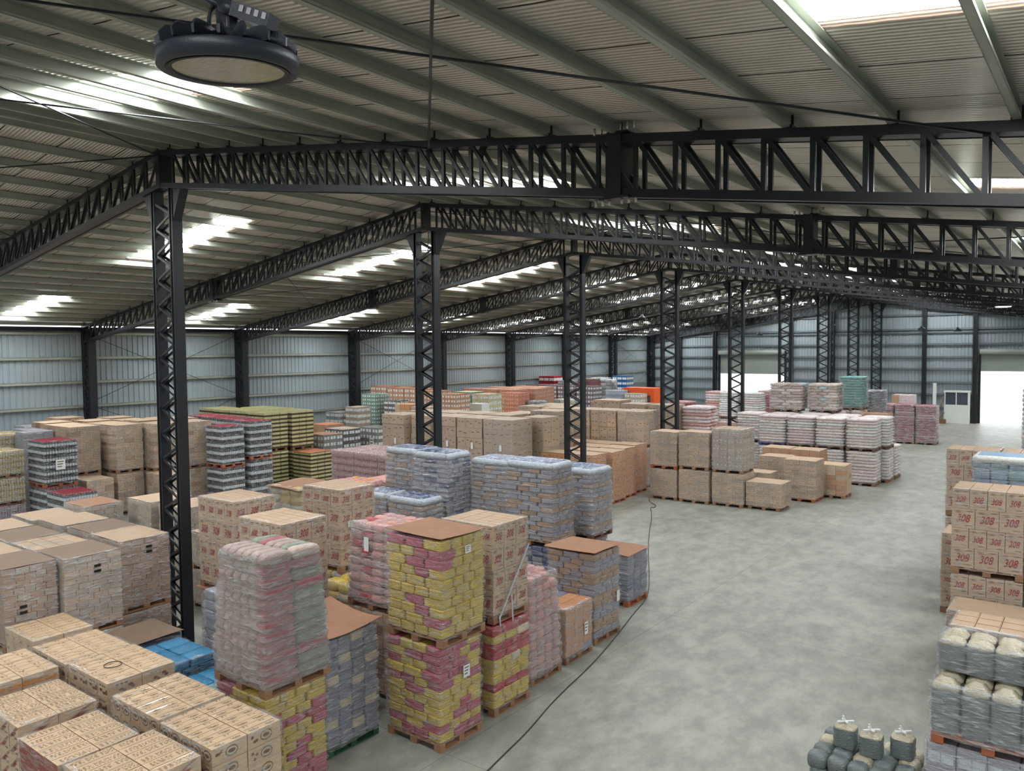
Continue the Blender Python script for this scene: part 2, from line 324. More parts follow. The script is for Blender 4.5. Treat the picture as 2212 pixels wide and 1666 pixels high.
# roller doors
def roller(n, x0, x1, zo):
    b = MB(); z = zo
    while z < 5.62:
        b.box(x0, x1, YG-.02, YG+.05, z, z+.085); b.box(x0, x1, YG+.01, YG+.04, z+.085, z+.1); z += .1
    d = tag(obj('door_%d' % n, b.mesh('shutter', ['door'])), kind='structure')
    b = MB(); b.tube([(x0, YG-.2, 5.75), (x1, YG-.2, 5.75)], .22, 14); obj('shutter_roll', b.mesh('shutter_roll', ['door']), d)
    for x in (x0, x1):
        b = MB(); b.box(x-.08, x+.08, YG-.08, YG+.08, 0, 5.9); obj('guide_rail', b.mesh('guide', ['steel']), d)
    b = MB(); b.box(x0, x1, YG-.04, YG+.07, zo-.06, zo); obj('bottom_bar', b.mesh('bottom_bar', ['galv']), d)
roller(1, -30.4, -24.05, 3.8); roller(2, -8.5, -4.95, 4.25)

# ------------------------------------------------------------------ purlins
OFF = [.25+1.08*k for k in range(21)]
for side, sn in ((-1, 'left'), (1, 'right')):
    me = None
    b = MB(); t = side
    b.box(-.035, -.029, YB, YG, 0, .16); b.box(-.035, .035, YB, YG, 0, .006); b.box(-.035, .035, YB, YG, .154, .16); b.box(.029, .035, YB, YG, 0, .03)
    me = b.mesh('purlin', ['galv'])
    for k, of in enumerate(OFF):
        x = XR+side*of
        if x > XW-.1: continue
        p = tag(obj('roof_purlin', me, None, (x, 0, zc(x)+.012)), 'galvanised roof purlin on the %s slope, %s down from the ridge' % (sn, ORD[k]), 'purlin', 'roof purlins')
        if side < 0: p.scale = (-1, 1, 1)
        p.rotation_euler = (0, 0, 0)

# ------------------------------------------------------------------ trusses
DEP = .68; PW = .54
def truss_half(side):
    x0 = XR; L = 21.9 if side < 0 else XW-XR-.1
    parts = {}
    zt = lambda d: -SL*d          # relative to 10.69
    for nm, dz in (('top_chord', 0), ('bottom_chord', -DEP)):
        b = MB()
        for y in (-.14, .14):
            b.bar((0, y, zt(0)+dz-.05), (side*L, y, zt(L)+dz-.05), .1, .012, 0); b.bar((0, y*.8, zt(0)+dz-(.1 if dz < -.1 else 0)), (side*L, y*.8, zt(L)+dz-(.1 if dz < -.1 else 0)), .012, .07, 0)
        b.bar((0, 0, zt(0)+dz-.05), (side*L, 0, zt(L)+dz-.05), .085, .27, 0)
        parts[nm] = b.mesh(nm, ['steel'])
    return parts
def vert_mb(b, d, side):
    for y in (-.12, .12): b.box(side*d-.026, side*d+.026, y-.022, y+.022, -SL*d-DEP-.05, -SL*d-.05)
def diag_mb(b, d, side):
    for y in (-.12, .12): b.bar((side*(d+.02), y, -SL*d-.08), (side*(d+PW-.02), y, -SL*(d+PW)-DEP-.04), .05, .04)
TP = {s: truss_half(s) for s in (-1, 1)}
bv = {}; bd = {}
for s in (-1, 1):
    b = MB(); vert_mb(b, 0, s); bv[s] = b.mesh('vertical_strut', ['steel'])
    b = MB(); diag_mb(b, 0, s); bd[s] = b.mesh('diagonal_strut', ['steel'])
NV = 40
webm = {}
for s in (-1, 1):
    b = MB()
    for k in range(1, NV): vert_mb(b, k*PW, s)
    for k in range(0, NV): diag_mb(b, k*PW, s)
    webm[s] = b.mesh('web_lattice', ['steel'])
b = MB(); b.box(-.1, .1, -.17, .17, -DEP-.12, .03); b.box(-.22, .22, -.18, .18, -DEP-.13, -DEP-.1); b.box(-.2, .2, -.18, .18, .0, .02)
splice = b.mesh('splice_plate', ['steel'])
b = MB()
for s in (-1, 1):
    for i in range(3):
        x = s*(.09+.1*i); b.tube([(x, -.15, .03), (x, -.15, .12)], .018, 6); b.tube([(x, -.12, -DEP-.2), (x, -.12, -DEP-.1)], .018, 6)
boltm = b.mesh('bolts', ['bolt'])
b = MB(); b.box(-.055, .055, -.1, .1, 0, .05); b.box(-.055, -.045, -.05, .05, 0, .18); b.box(.03, .055, -.05, -.03, .0, .16)
cleat = b.mesh('purlin_cleat', ['steel'])
for i in range(-2, 9):
    y = Y1+BAY*i
    if y < YB+.5: continue
    pos = 'nearest roof truss spanning the picture' if i == 0 else ('%s roof truss from the camera' % ORD[i] if 0 < i < 8 else ('roof truss against the far end wall' if i == 8 else 'roof truss above and behind the viewpoint'))
    t = empty('roof_truss', (XR, y if i < 8 else y-.35, 10.69), 'dark painted lattice steel truss, the %s' % pos, 'roof truss', 'roof trusses')
    for s in (-1, 1):
        obj('top_chord', TP[s]['top_chord'], t); obj('bottom_chord', TP[s]['bottom_chord'], t)
        if 0 <= i < 3:
            for k in range(1, NV):
                if s*k*PW+XR > XW-.2: continue
                obj('vertical_strut', bv[s], t, (s*k*PW, 0, -SL*k*PW))
                obj('diagonal_strut', bd[s], t, (s*k*PW, 0, -SL*k*PW))
        else: obj('web_lattice', webm[s], t)
        d = 11.05
        p = obj('splice_plate', splice, t, (s*d, 0, -SL*d)); obj('splice_bolts', boltm, p)
        if i < 4:
            for k, of in enumerate(OFF):
                if XR+s*of < XW-.2: obj('purlin_cleat', cleat, t, (s*of, 0, -SL*of))
    b = MB(); b.box(-.05, .05, -.16, .16, -DEP-.08, .0); obj('ridge_plate', b.mesh('ridge_plate', ['steel']), t)

# ------------------------------------------------------------------ columns
def legmesh(h, w=.2, dy=.26):
    b = MB(); b.box(-w/2, w/2, -dy/2, dy/2, 0, h); b.box(-w/2-.004, -w/2+.02, -dy/2-.02, dy/2+.02, 0, h); b.box(w/2-.02, w/2+.004, -dy/2-.02, dy/2+.02, 0, h)
    return b.mesh('leg', ['steel'])
def lacing(h, s, pitch, r=.02, dy=.1):
    out = []; z = .3; k = 0
    while z+pitch/2 < h:
        b = MB(); a = -1 if k % 2 == 0 else 1
        for y in (-dy, dy): b.bar((a*s, y, 0), (-a*s, y, pitch/2), .045, .02, up=(0, 1, 0))
        out.append((z, b)); z += pitch/2; k += 1
    return out
LZ = {}
def column(x, y, h, sep, w, dy, label, group, near, pitch=.55, bracket=True, rotz=0.):
    t = empty('lattice_column', (x, y, 0), label, 'column', group, rotz)
    key = (round(h, 2), w, dy)
    if key not in LZ: LZ[key] = legmesh(h, w, dy)
    for s in (-1, 1): obj('leg', LZ[key], t, (s*sep/2, 0, 0))
    s = sep/2-w/2
    if near:
        for a in (-1, 1):
            k2 = ('bar', a, round(s, 3), pitch, dy)
            if k2 not in LZ:
                b = MB()
                for yy in (-dy*.42, dy*.42): b.bar((a*s, yy, 0), (-a*s, yy, pitch/2), .05, .03)
                LZ[k2] = b.mesh('lacing_bar', ['steel'])
        z = .25; k = 0
        while z+pitch/2 < h-.05:
            obj('lacing_bar', LZ[('bar', (-1, 1)[k % 2], round(s, 3), pitch, dy)], t, (0, 0, z)); z += pitch/2; k += 1
    else:
        k2 = ('lac', round(h, 2), round(s, 3), pitch, dy)
        if k2 not in LZ:
            b = MB(); z = .25; k = 0
            while z+pitch/2 < h-.05:
                a = (-1, 1)[k % 2]
                for yy in (-dy*.42, dy*.42): b.bar((a*s, yy, z), (-a*s, yy, z+pitch/2), .05, .03)
                z += pitch/2; k += 1
            LZ[k2] = b.mesh('lacing', ['steel'])
        obj('lacing', LZ[k2], t)
    b = MB(); b.box(-sep/2-w, sep/2+w, -dy, dy, 0, .03); obj('base_plate', b.mesh('base_plate', ['steel']), t)
    if bracket:
        for a in (-1, 1):
            b = MB(); x0 = a*(sep/2-w/2)
            for yy in (-dy/2-.01, dy/2-.005): b.box(0, 0, 0, 0, 0, 0) if 0 else None
            top = h-SL*.75
            P = [(x0, h-.75), (x0+a*w, h-.75), (x0+a*(w+.33), h-SL*.5), (x0+a*(w+.33), h-SL*.5+.05), (x0, h+.02)]
            for yy in (-dy/2, dy/2): b.poly([(px, yy, pz) for px, pz in P])
            for (p, q) in zip(P, P[1:]+P[:1]): b.poly([(p[0], -dy/2, p[1]), (q[0], -dy/2, q[1]), (q[0], dy/2, q[1]), (p[0], dy/2, p[1])])
            b2 = MB(); b2.v, b2.f, b2.m, b2.sm = b.v, b.f, b.m, b.sm; obj('knee_bracket', b2.mesh('knee_bracket', ['steel']), t)
    return t
hb = 10.69-DEP-.1
for i in range(0, 9):
    lab = 'dark twin-legged lattice column under the roof ridge, %s' % (['the nearest and largest', 'second from the camera', 'third from the camera', 'fourth from the camera', 'fifth from the camera',
        'sixth from the camera', 'seventh from the camera', 'eighth from the camera', 'the farthest, at the end wall'][i])
    column(XR, Y1+BAY*i-(.45 if i == 8 else 0), hb, .72, .12, .19, lab, 'ridge columns', i < 4)
for i in range(-2, 9):
    if i == -2: continue
    lab = 'dark lattice column on the left wall, %s' % ('beyond the left edge of the view' if i < 1 else ('in the far left corner' if i == 8 else ORD[i-1]+' one from the left'))
    if i >= 1: column(XL+.46, Y1+BAY*i-(.3 if i == 8 else 0), 7.55-.1, .55, .2, .28, lab, 'left wall columns', False, bracket=False, pitch=.5)
k = 0
for j in (-5, -4, -2, -1, 1, 2, 4):
    x = XR+j*3.664; k += 1
    h = zc(x)-.8 if j != 4 else zc(x)-.8
    lab = 'dark post on the far end wall, %s from the left corner' % ORD[k-1]
    t = empty('gable_post', (x, YG-.25, 0), lab, 'post', 'end wall posts')
    b = MB(); b.box(-.16, -.06, -.16, .16, 0, h); b.box(.06, .16, -.16, .16, 0, h)
    if j > 0: b.box(-.06, .06, -.12, .12, 0, h)
    obj('post_shaft', b.mesh('post_shaft', ['steel']), t)
    if j < 0:
        b = MB(); z = .2; q = 0
        while z < h-.3:
            a = (-1, 1)[q % 2]; b.bar((a*.06, -.14, z), (-a*.06, -.14, z+.25), .04, .02); z += .25; q += 1
        obj('lacing', b.mesh('lacing', ['steel']), t)
# bracing rods
def rod(p, q, label, group, r=.014, mt='steel', name='bracing_rod'):
    p = Vector(p); q = Vector(q); b = MB(); b.tube([(0, 0, 0), tuple(q-p)], r, 6)
    return tag(obj(name, b.mesh(name, [mt]), None, p), label, 'rod', group)
PX = [XR, -8.3, -.98]; PXL = [XR, XR-7.45, XR-15.0, XR-21.8]
for i, nm in ((-1, 'nearest bay'), (1, 'second bay'), (4, 'fifth bay'), (7, 'last bay')):
    ya, yb = Y1+BAY*i, Y1+BAY*(i+1)
    for xs, sd in ((PX, 'right'), (PXL, 'left')):
        for n_, (xa, xb) in enumerate(zip(xs, xs[1:])):
            for d_, (u_, v_) in enumerate((((xa, yb), (xb, ya)), ((xb, yb), (xa, ya)))):
                rod((u_[0], u_[1]-.16, zc(u_[0])-.12), (v_[0], v_[1]+.16, zc(v_[0])-.2),
                    '%s thin brace rod, %s roof slope, %s, %s panel from the ridge' % (('dark slanting', 'dark crossing')[d_], sd, nm, ORD[n_]), 'roof bracing rods')
for i in (1, 3, 6, 7):
    ya, yb = Y1+BAY*i+.2, Y1+BAY*(i+1)-.2
    for lv, (za, zb) in enumerate(((7.2, 4.1), (3.9, .8))):
        for d_, (z0, z1) in enumerate(((za, zb), (zb, za))):
            rod((XL+.12+.05*d_, ya, z0), (XL+.12+.05*d_, yb, z1), 'thin dark brace on the left wall, %s, %s half, %s' % (ORD[i-1]+' braced bay', ('upper', 'lower')[lv], ('falling', 'rising')[d_]+' to the right'), 'left wall braces', .012)

# ------------------------------------------------------------------ goods: unit meshes
R = random.Random(11)
CACHE = {}
def rr(w, d, n=4, rad=.03):          # rounded rectangle
    pts = []; rad = min(rad, w/2.2, d/2.2)
    for (cx, cy, a0) in ((w/2-rad, d/2-rad, 0), (-w/2+rad, d/2-rad, 90), (-w/2+rad, -d/2+rad, 180), (w/2-rad, -d/2+rad, 270)):
        for k in range(n):
            a = math.radians(a0+90*k/(n-1)); pts.append((cx+rad*math.cos(a), cy+rad*math.sin(a)))
    return pts
INK = 4
def unit(b, kind, cx, cy, z, w, d, h, mi, rng, rot=False):
    """adds one piece of goods (axis-aligned, w along x) to b"""
    if kind == 'box':
        g = .006; b.box(cx-w/2+g, cx+w/2-g, cy-d/2+g, cy+d/2-g, z+.001, z+h-.003, mi)
    elif kind == 'boxm':
        g = .005; b.box(cx-w/2+g, cx+w/2-g, cy-d/2+g, cy+d/2-g, z+.001, z+h-.003, mi)
        for u, v in ((-.3, -.08), (.12, .34)):
            zz = z+h*rng.uniform(.35, .7); t_ = h*.09
            for e_ in (-1, 1):
                Y_ = cy+e_*(d/2-g+.002); X_ = cx+e_*(w/2-g+.002)
                b.poly([(cx+u*w*e_, Y_, zz), (cx+v*w*e_, Y_, zz), (cx+v*w*e_, Y_, zz+t_), (cx+u*w*e_, Y_, zz+t_)][::-1] if e_ > 0 else [(cx-v*w, Y_, zz), (cx-u*w, Y_, zz), (cx-u*w, Y_, zz+t_), (cx-v*w, Y_, zz+t_)], INK)
                b.poly([(X_, cy+u*d*e_, zz), (X_, cy+v*d*e_, zz), (X_, cy+v*d*e_, zz+t_), (X_, cy+u*d*e_, zz+t_)], INK)
    elif kind == 'pack':              # bundle of flat packets: ridges
        n = 4 if h > .11 else 3
        base = rr(w*.985, d*.985, 3, .035); jit = [rng.uniform(.985, 1.01) for _ in base]; rings = []
        for k in range(2*n+1):
            t = k/(2*n); s = .925 if k % 2 == 0 else 1.0
            if k in (0, 2*n): s = .9
            rings.append([(cx+x*s*j, cy+y*s*j, z+h*t*(.99+.0*rng.random())+rng.uniform(-.004, .004)) for (x, y), j in zip(base, jit)])
        b.rings(rings, mi)
    elif kind == 'pillow':            # filled bag
        base = rr(w, d, 3, min(w, d)*.3); jit = [rng.uniform(.96, 1.03) for _ in base]; rings = []
        for t, s in ((0, .8), (.12, .95), (.4, 1.02), (.65, 1.0), (.88, .9), (1.0, .66)):
            rings.append([(cx+x*s*j, cy+y*s*j, z+h*(t*1.04)+rng.uniform(-.008, .008)) for (x, y), j in zip(base, jit)])
        b.rings(rings, mi)
    elif kind == 'upright':           # standing bag with a pinched pale top
        base = rr(w*.97, d*.97, 3, min(w, d)*.22); jit = [rng.uniform(.97, 1.03) for _ in base]; rings = []
        for t, s in ((0, .95), (.1, 1.01), (.22, .97), (.36, 1.01), (.5, .97), (.66, 1.01), (.8, .99)):
            rings.append([(cx+x*s*j, cy+y*s*j, z+h*t) for (x, y), j in zip(base, jit)])
        b.rings(rings, mi, cap=False); r2 = [rings[-1]]
        for t, s in ((.86, .92), (.94, .66), (1.0, .3)):
            r2.append([(cx+x*s*j, cy+y*s*j, z+h*t+rng.uniform(-.015, .015)) for (x, y), j in zip(base, jit)])
        b.rings(r2, mi+1)
    elif kind == 'tray':              # tray of cans: dark tray, pale cans, ribbed lids on top
        g = .006; b.box(cx-w/2+g, cx+w/2-g, cy-d/2+g, cy+d/2-g, z, z+h*.42, mi); g2 = .014
        b.box(cx-w/2+g2, cx+w/2-g2, cy-d/2+g2, cy+d/2-g2, z+h*.42, z+h*.97, mi+1, top=mi+2)
    elif kind == 'bottle':            # shrink pack of bottles
        nx = max(2, round(w/.095)); ny = max(2, round(d/.095))
        for i in range(nx):
            for j in range(ny):
                if 0 < i < nx-1 and 0 < j < ny-1:
                    ex = True
                else: ex = False
                x = cx-w/2+(i+.5)*w/nx; y = cy-d/2+(j+.5)*d/ny; r = min(w/nx, d/ny)*.49
                if not ex:
                    c = [(math.cos(q*math.pi/3), math.sin(q*math.pi/3)) for q in range(6)]
                    b.rings([[(x+r*a, y+r*e, z+h*t) for a, e in c] for t in (0, .22)], mi, cap=False)
                    b.rings([[(x+r*a*1.01, y+r*e*1.01, z+h*t) for a, e in c] for t in (.22, .58)], mi+1, cap=False)
                    b.rings([[(x+r*s*a, y+r*s*e, z+h*t) for a, e in c] for t, s in ((.58, 1), (.72, .9), (.9, .36))], mi, cap=False)
                c = [(math.cos(q*math.pi/3), math.sin(q*math.pi/3)) for q in range(6)]
                b.rings([[(x+r*.42*a, y+r*.42*e, z+h*t) for a, e in c] for t in (.88, .98)], mi+2)
    elif kind in ('crate', 'dots'):             # film-wrapped case with pale label squares
        g = .006; b.box(cx-w/2+g, cx+w/2-g, cy-d/2+g, cy+d/2-g, z, z+h-.012, mi); b.box(cx-w/2+.02, cx+w/2-.02, cy-d/2+.02, cy+d/2-.02, z+h-.012, z+h, mi)
        q = h*.22 if kind == 'crate' else .022
        for k in (-1, 1):
            for (ax, L, D) in (('y', w, d), ('x', d, w)):
                o = k*L*.22; s = -1 if ax == 'y' else 1; e = s*(D/2-g+.003)
                zz = z+h*.5
                if ax == 'y': b.poly([(cx+o-q, cy+e, zz-q), (cx+o+q, cy+e, zz-q), (cx+o+q, cy+e, zz+q), (cx+o-q, cy+e, zz+q)], mi+1)
                else: b.poly([(cx+e, cy+o-q, zz-q), (cx+e, cy+o+q, zz-q), (cx+e, cy+o+q, zz+q), (cx+e, cy+o-q, zz+q)], mi+1)

def text_mesh(txt, shear=.35):
    cu = bpy.data.curves.new('t', 'FONT'); cu.body = txt; cu.size = 1; cu.shear = shear; cu.offset = .018; cu.resolution_u = 2; cu.align_x = 'CENTER'
    o = bpy.data.objects.new('t', cu); COL.objects.link(o); bpy.context.view_layer.update()
    me = bpy.data.meshes.new_from_object(o.evaluated_get(bpy.context.evaluated_depsgraph_get()))
    vs = [tuple(v.co) for v in me.vertices]; fs = [tuple(p.vertices) for p in me.polygons]
    bpy.data.objects.remove(o); bpy.data.curves.remove(cu); bpy.data.meshes.remove(me)
    return vs, fs
T308 = text_mesh('308')
def stamp(b, tm, face, cx, cz, half, sx, sz, mi):
    """text on a side of a carton centred on the origin; face in -y,+y,+x,-x ; half = distance of the face"""
    vs, fs = tm; n = len(b.v); e = half+.0015
    for (x, y, _) in vs:
        u = cx+x*sx; z = cz+y*sz
        b.v.append({'-y': (u, -e, z), '+y': (-u, e, z), '+x': (e, u, z), '-x': (-e, -u, z)}[face])
    for f in fs: b.f.append(tuple(n+i for i in f)); b.m.append(mi); b.sm.append(False)
def mark(b, face, u0, u1, z0, z1, half, mi, sl=0.):
    e = half+.0015; q = [(u0, z0), (u1, z0), (u1+sl, z1), (u0+sl, z1)]
    f = {'-y': lambda u, z: (u, -e, z), '+y': lambda u, z: (-u, e, z), '+x': lambda u, z: (e, u, z), '-x': lambda u, z: (-e, -u, z)}[face]
    b.poly([f(*p) for p in q], mi)
def ell(b, face, cu, cz, ru, rz, half, mi, n=12, top=False):
    e = half+.0015
    f = {'-y': lambda u, z: (u, -e, z), '+y': lambda u, z: (-u, e, z), '+x': lambda u, z: (e, u, z), '-x': lambda u, z: (-e, -u, z), 'top': lambda u, z: (u, z, e)}[face]
    b.poly([f(cu+ru*math.cos(2*math.pi*k/n), cz+rz*math.sin(2*math.pi*k/n)) for k in range(n)], mi)
def carton308(w, d, h, wide, seed):
    rng = random.Random(seed); b = MB(); unit(b, 'box', 0, 0, 0, w, d, h, 0, rng)
    for face, L, D in (('-y', w, d), ('+y', w, d), ('+x', d, w), ('-x', d, w)):
        big = (L > .3)
        s = (L*.36 if big else L*.4)
        s = s*1.05 if big else s*.85; stamp(b, T308, face, -.01, h*(.32 if big else .38), D/2-.004, s, min(h*.56, s*1.5), 1)
        mark(b, face, -L*.4, -L*.18, h*.84, h*.88, D/2-.004, 2, .05); mark(b, face, -L*.36, -L*.16, h*.78, h*.81, D/2-.004, 2, .05)
        mark(b, face, L*.05, L*.38, h*.14, h*.17, D/2-.004, 2)
        mark(b, face, L*.12, L*.36, h*.86, h*.9, D/2-.004, 2, .04)
    # top flap seam and tape
    z = h-.0015; a = w/2-.01
    b.poly([(-a, -.004, z), (a, -.004, z), (a, .004, z), (-a, .004, z)], 3)
    return b.mesh('carton', ['card', 'red_ink', 'ink', 'seam'])
def printed(w, d, h, style, seed):
    """carton with small print on the lid; w along x, d along y"""
    rng = random.Random(seed); b = MB(); unit(b, 'box', 0, 0, 0, w, d, h, 0, rng)
    z = h-.0015
    def tq(x0, x1, y0, y1, mi): b.poly([(x0, y0, z), (x1, y0, z), (x1, y1, z), (x0, y1, z)], mi)
    tq(-.004, .004, -d/2+.01, d/2-.01, 3)
    z = h-.0008
    tq(.018, .052, -d/2+.01, d/2-.01, 4) if seed % 3 == 0 else None
    z = h-.0004
    dens = {'rust': 3, 'swoosh': 3, 'crest': 1, 'cookie': 1, 'amber': 2, 'plain': 1}[style]
    for side in (-1, 1):
        for blk in range(2 if dens < 3 else 3):
            y0 = -d*.42+blk*d*(.5 if dens < 3 else .3)+rng.uniform(0, .03)
            for row in range(dens+1):
                x0 = side*w*.27+(-.035+.024*row)
                y = y0
                while y < y0+d*(.14 if dens < 3 else .24):
                    l = rng.uniform(.008, .034); tq(x0, x0+.011, y, y+l, 2); y += l+rng.uniform(.012, .034)
    if style in ('crest', 'cookie'):
        for yy in (-d*.22, d*.26):
            if style == 'crest':
                e = z
                for r1, mi in ((.055, 2), (.04, 0), (.028, 2)):
                    e += .0004; b.poly([(w*.27+r1*.36*math.cos(t*math.pi/6), yy+r1*math.sin(t*math.pi/6), e) for t in range(12)], mi)
            else: b.poly([(w*.22, yy, z), (w*.3, yy-.05, z), (w*.3, yy+.05, z)], 2)
    hh = {'-y': (w, d), '+y': (w, d), '+x': (d, w), '-x': (d, w)}
    for face, (L, D) in hh.items():
        e = D/2-.004
        if style == 'rust' and face == '-y': mark(b, face, -L*.49, L*.49, .004, h-.006, e, 5); continue
        if style in ('swoosh', 'rust'):
            for o in (0, .035): mark(b, face, -L*.46+o, -L*.46+o+.018, .01, h-.01, e, 5, L*.78)
            mark(b, face, -L*.3, -L*.05, h*.15, h*.55, e, 5, L*.35); mark(b, face, L*.1, L*.35, h*.1, h*.2, e, 2)
        elif style == 'cookie':
            for q in range(4): ell(b, face, rng.uniform(-L*.4, L*.4), h*rng.uniform(.18, .5), rng.uniform(.02, .045), h*.11, e, 6)
            for q in range(3): mark(b, face, -L*.25+q*.06, -L*.25+q*.06+.04, h*.66, h*.78, e, 2)
        elif style == 'amber':
            for q in range(5): ell(b, face, -L*.4+q*L*.19, h*rng.uniform(.25, .6), .05, h*.2, e, 7)
        elif style == 'crest':
            ell(b, face, L*.05, h*.5, .085, h*.33, e, 2); ell(b, face, L*.05, h*.5, .072, h*.25, e+.0006, 0); ell(b, face, L*.05, h*.5, .05, h*.12, e+.0012, 2)
            for q in range(3): ell(b, face, -L*.36+q*.03, h*rng.uniform(.25, .7), .02, .02, e, 6)
        else:
            mark(b, face, -L*.3, -L*.1, h*.4, h*.5, e, 2)
    return b.mesh('carton', ['card_light', 'card_light', 'ink', 'seam', 'tape', 'rust_ink', 'cookie_ink', 'amber_ink'])
def pallet_mesh(w, d, m):
    key = ('pal', round(w, 2), round(d, 2), m)
    if key in CACHE: return CACHE[key]
    b = MB(); a, c = w/2, d/2
    for x in (-a, -.07, a-.14):
        for y in (-c, -.06, c-.12): b.box(x, x+.14, y, y+.12, .022, .1)
        b.box(x, x+.14, -c, c, 0, .022)
    for y in (-c, -.06, c-.12): b.box(-a, a, y, y+.12, .1, .12)
    n = 6
    for i in range(n):
        x = -a+i*(w-.12)/(n-1); b.box(x, x+.12, -c, c, .12, .14)
    CACHE[key] = b.mesh('pallet', [m]); return CACHE[key]
def film_mesh(w, d, z0, z1, var, heavy, ribs=0, bulge=.02, shrink=0.):
    key = ('film', round(w, 2), round(d, 2), round(z1-z0, 2), var, heavy, bulge, ribs, round(shrink, 2))
    if key in CACHE: return CACHE[key]
    rng = random.Random(var*31+5); b = MB(); h = z1-z0; base = []
    per = rr(1, 1, 4, .04); N = 11
    pts = []
    for i in range(len(per)):
        p, q = per[i], per[(i+1) % len(per)]; dist = math.hypot(q[0]-p[0], q[1]-p[1])
        k = 1 if dist < .1 else N
        for j in range(k): pts.append((p[0]+(q[0]-p[0])*j/k, p[1]+(q[1]-p[1])*j/k))
    rings = []; nz = 4*ribs if ribs else max(8, int(h/.1))
    ph = [rng.uniform(0, 6.28) for _ in range(8)]
    for k in range(nz+1):
        t = k/nz; r = []
        for i, (x, y) in enumerate(pts):
            o = .008+bulge*(.35+.35*math.sin(5*t*3.1+ph[0]+i*.35)+.3*math.sin(i*.8+t*17+ph[1]))+rng.uniform(-.004, .004)
            if ribs: o += .022*(abs(math.sin(math.pi*t*ribs))-.6)
            q_ = 1-shrink*t**1.6; sx = (w/2*q_+o)*2; sy = (d/2*q_+o)*2
            r.append((x*sx, y*sy, z0+h*t+.012*math.sin(i*.5+ph[2])+rng.uniform(-.006, .006)))
        rings.append(r)
    rings.append([(x*(w*(1-shrink)-.12)+rng.uniform(-.01, .01), y*(d*(1-shrink)-.12)+rng.uniform(-.01, .01), z1+.014) for x, y in pts])
    b.rings(rings, 0, cap=False)
    CACHE[key] = b.mesh('stretch_film', [('film', 'film_heavy', 'film_milky')[int(heavy)]]); return CACHE[key]
def sheet_mesh(w, d, m, seed, curl=.03, over=.05):
    rng = random.Random(seed); b = MB(); n = 8; W_, D_ = w+over*2, d+over*2; g = []
    ph = rng.uniform(0, 6); 
    def zz(u, v): return curl*(math.sin(u*2.6+ph)*.5+math.cos(v*3+ph)*.5)+curl*.9*((2*u-1)**2)*rng2+(.0)
    rng2 = rng.choice((-1, .6))
    for s in (0, 1):
        n0 = len(b.v)
        for i in range(n+1):
            for j in range(n+1):
                u, v = i/n, j/n; b.v.append(((u-.5)*W_, (v-.5)*D_, zz(u, v)+.006*s+curl))
        for i in range(n):
            for j in range(n):
                a = n0+i*(n+1)+j; q = (a, a+n+1, a+n+2, a+1); b.f.append(q if s else q[::-1]); b.m.append(0); b.sm.append(True)
    return b.mesh('cardboard_sheet', [m])
NAMES = {'boxm': ('carton', 'carton_layer'), 'box': ('carton', 'carton_layer'), 'pack': ('packet_bundle', 'packet_layer'), 'pillow': ('bag', 'bag_layer'), 'upright': ('bag', 'bag_layer'),
         'tray': ('can_tray', 'can_layer'), 'bottle': ('bottle_pack', 'bottle_layer'), 'crate': ('wrapped_case', 'case_layer'), 'dots': ('wrapped_case', 'case_layer')}
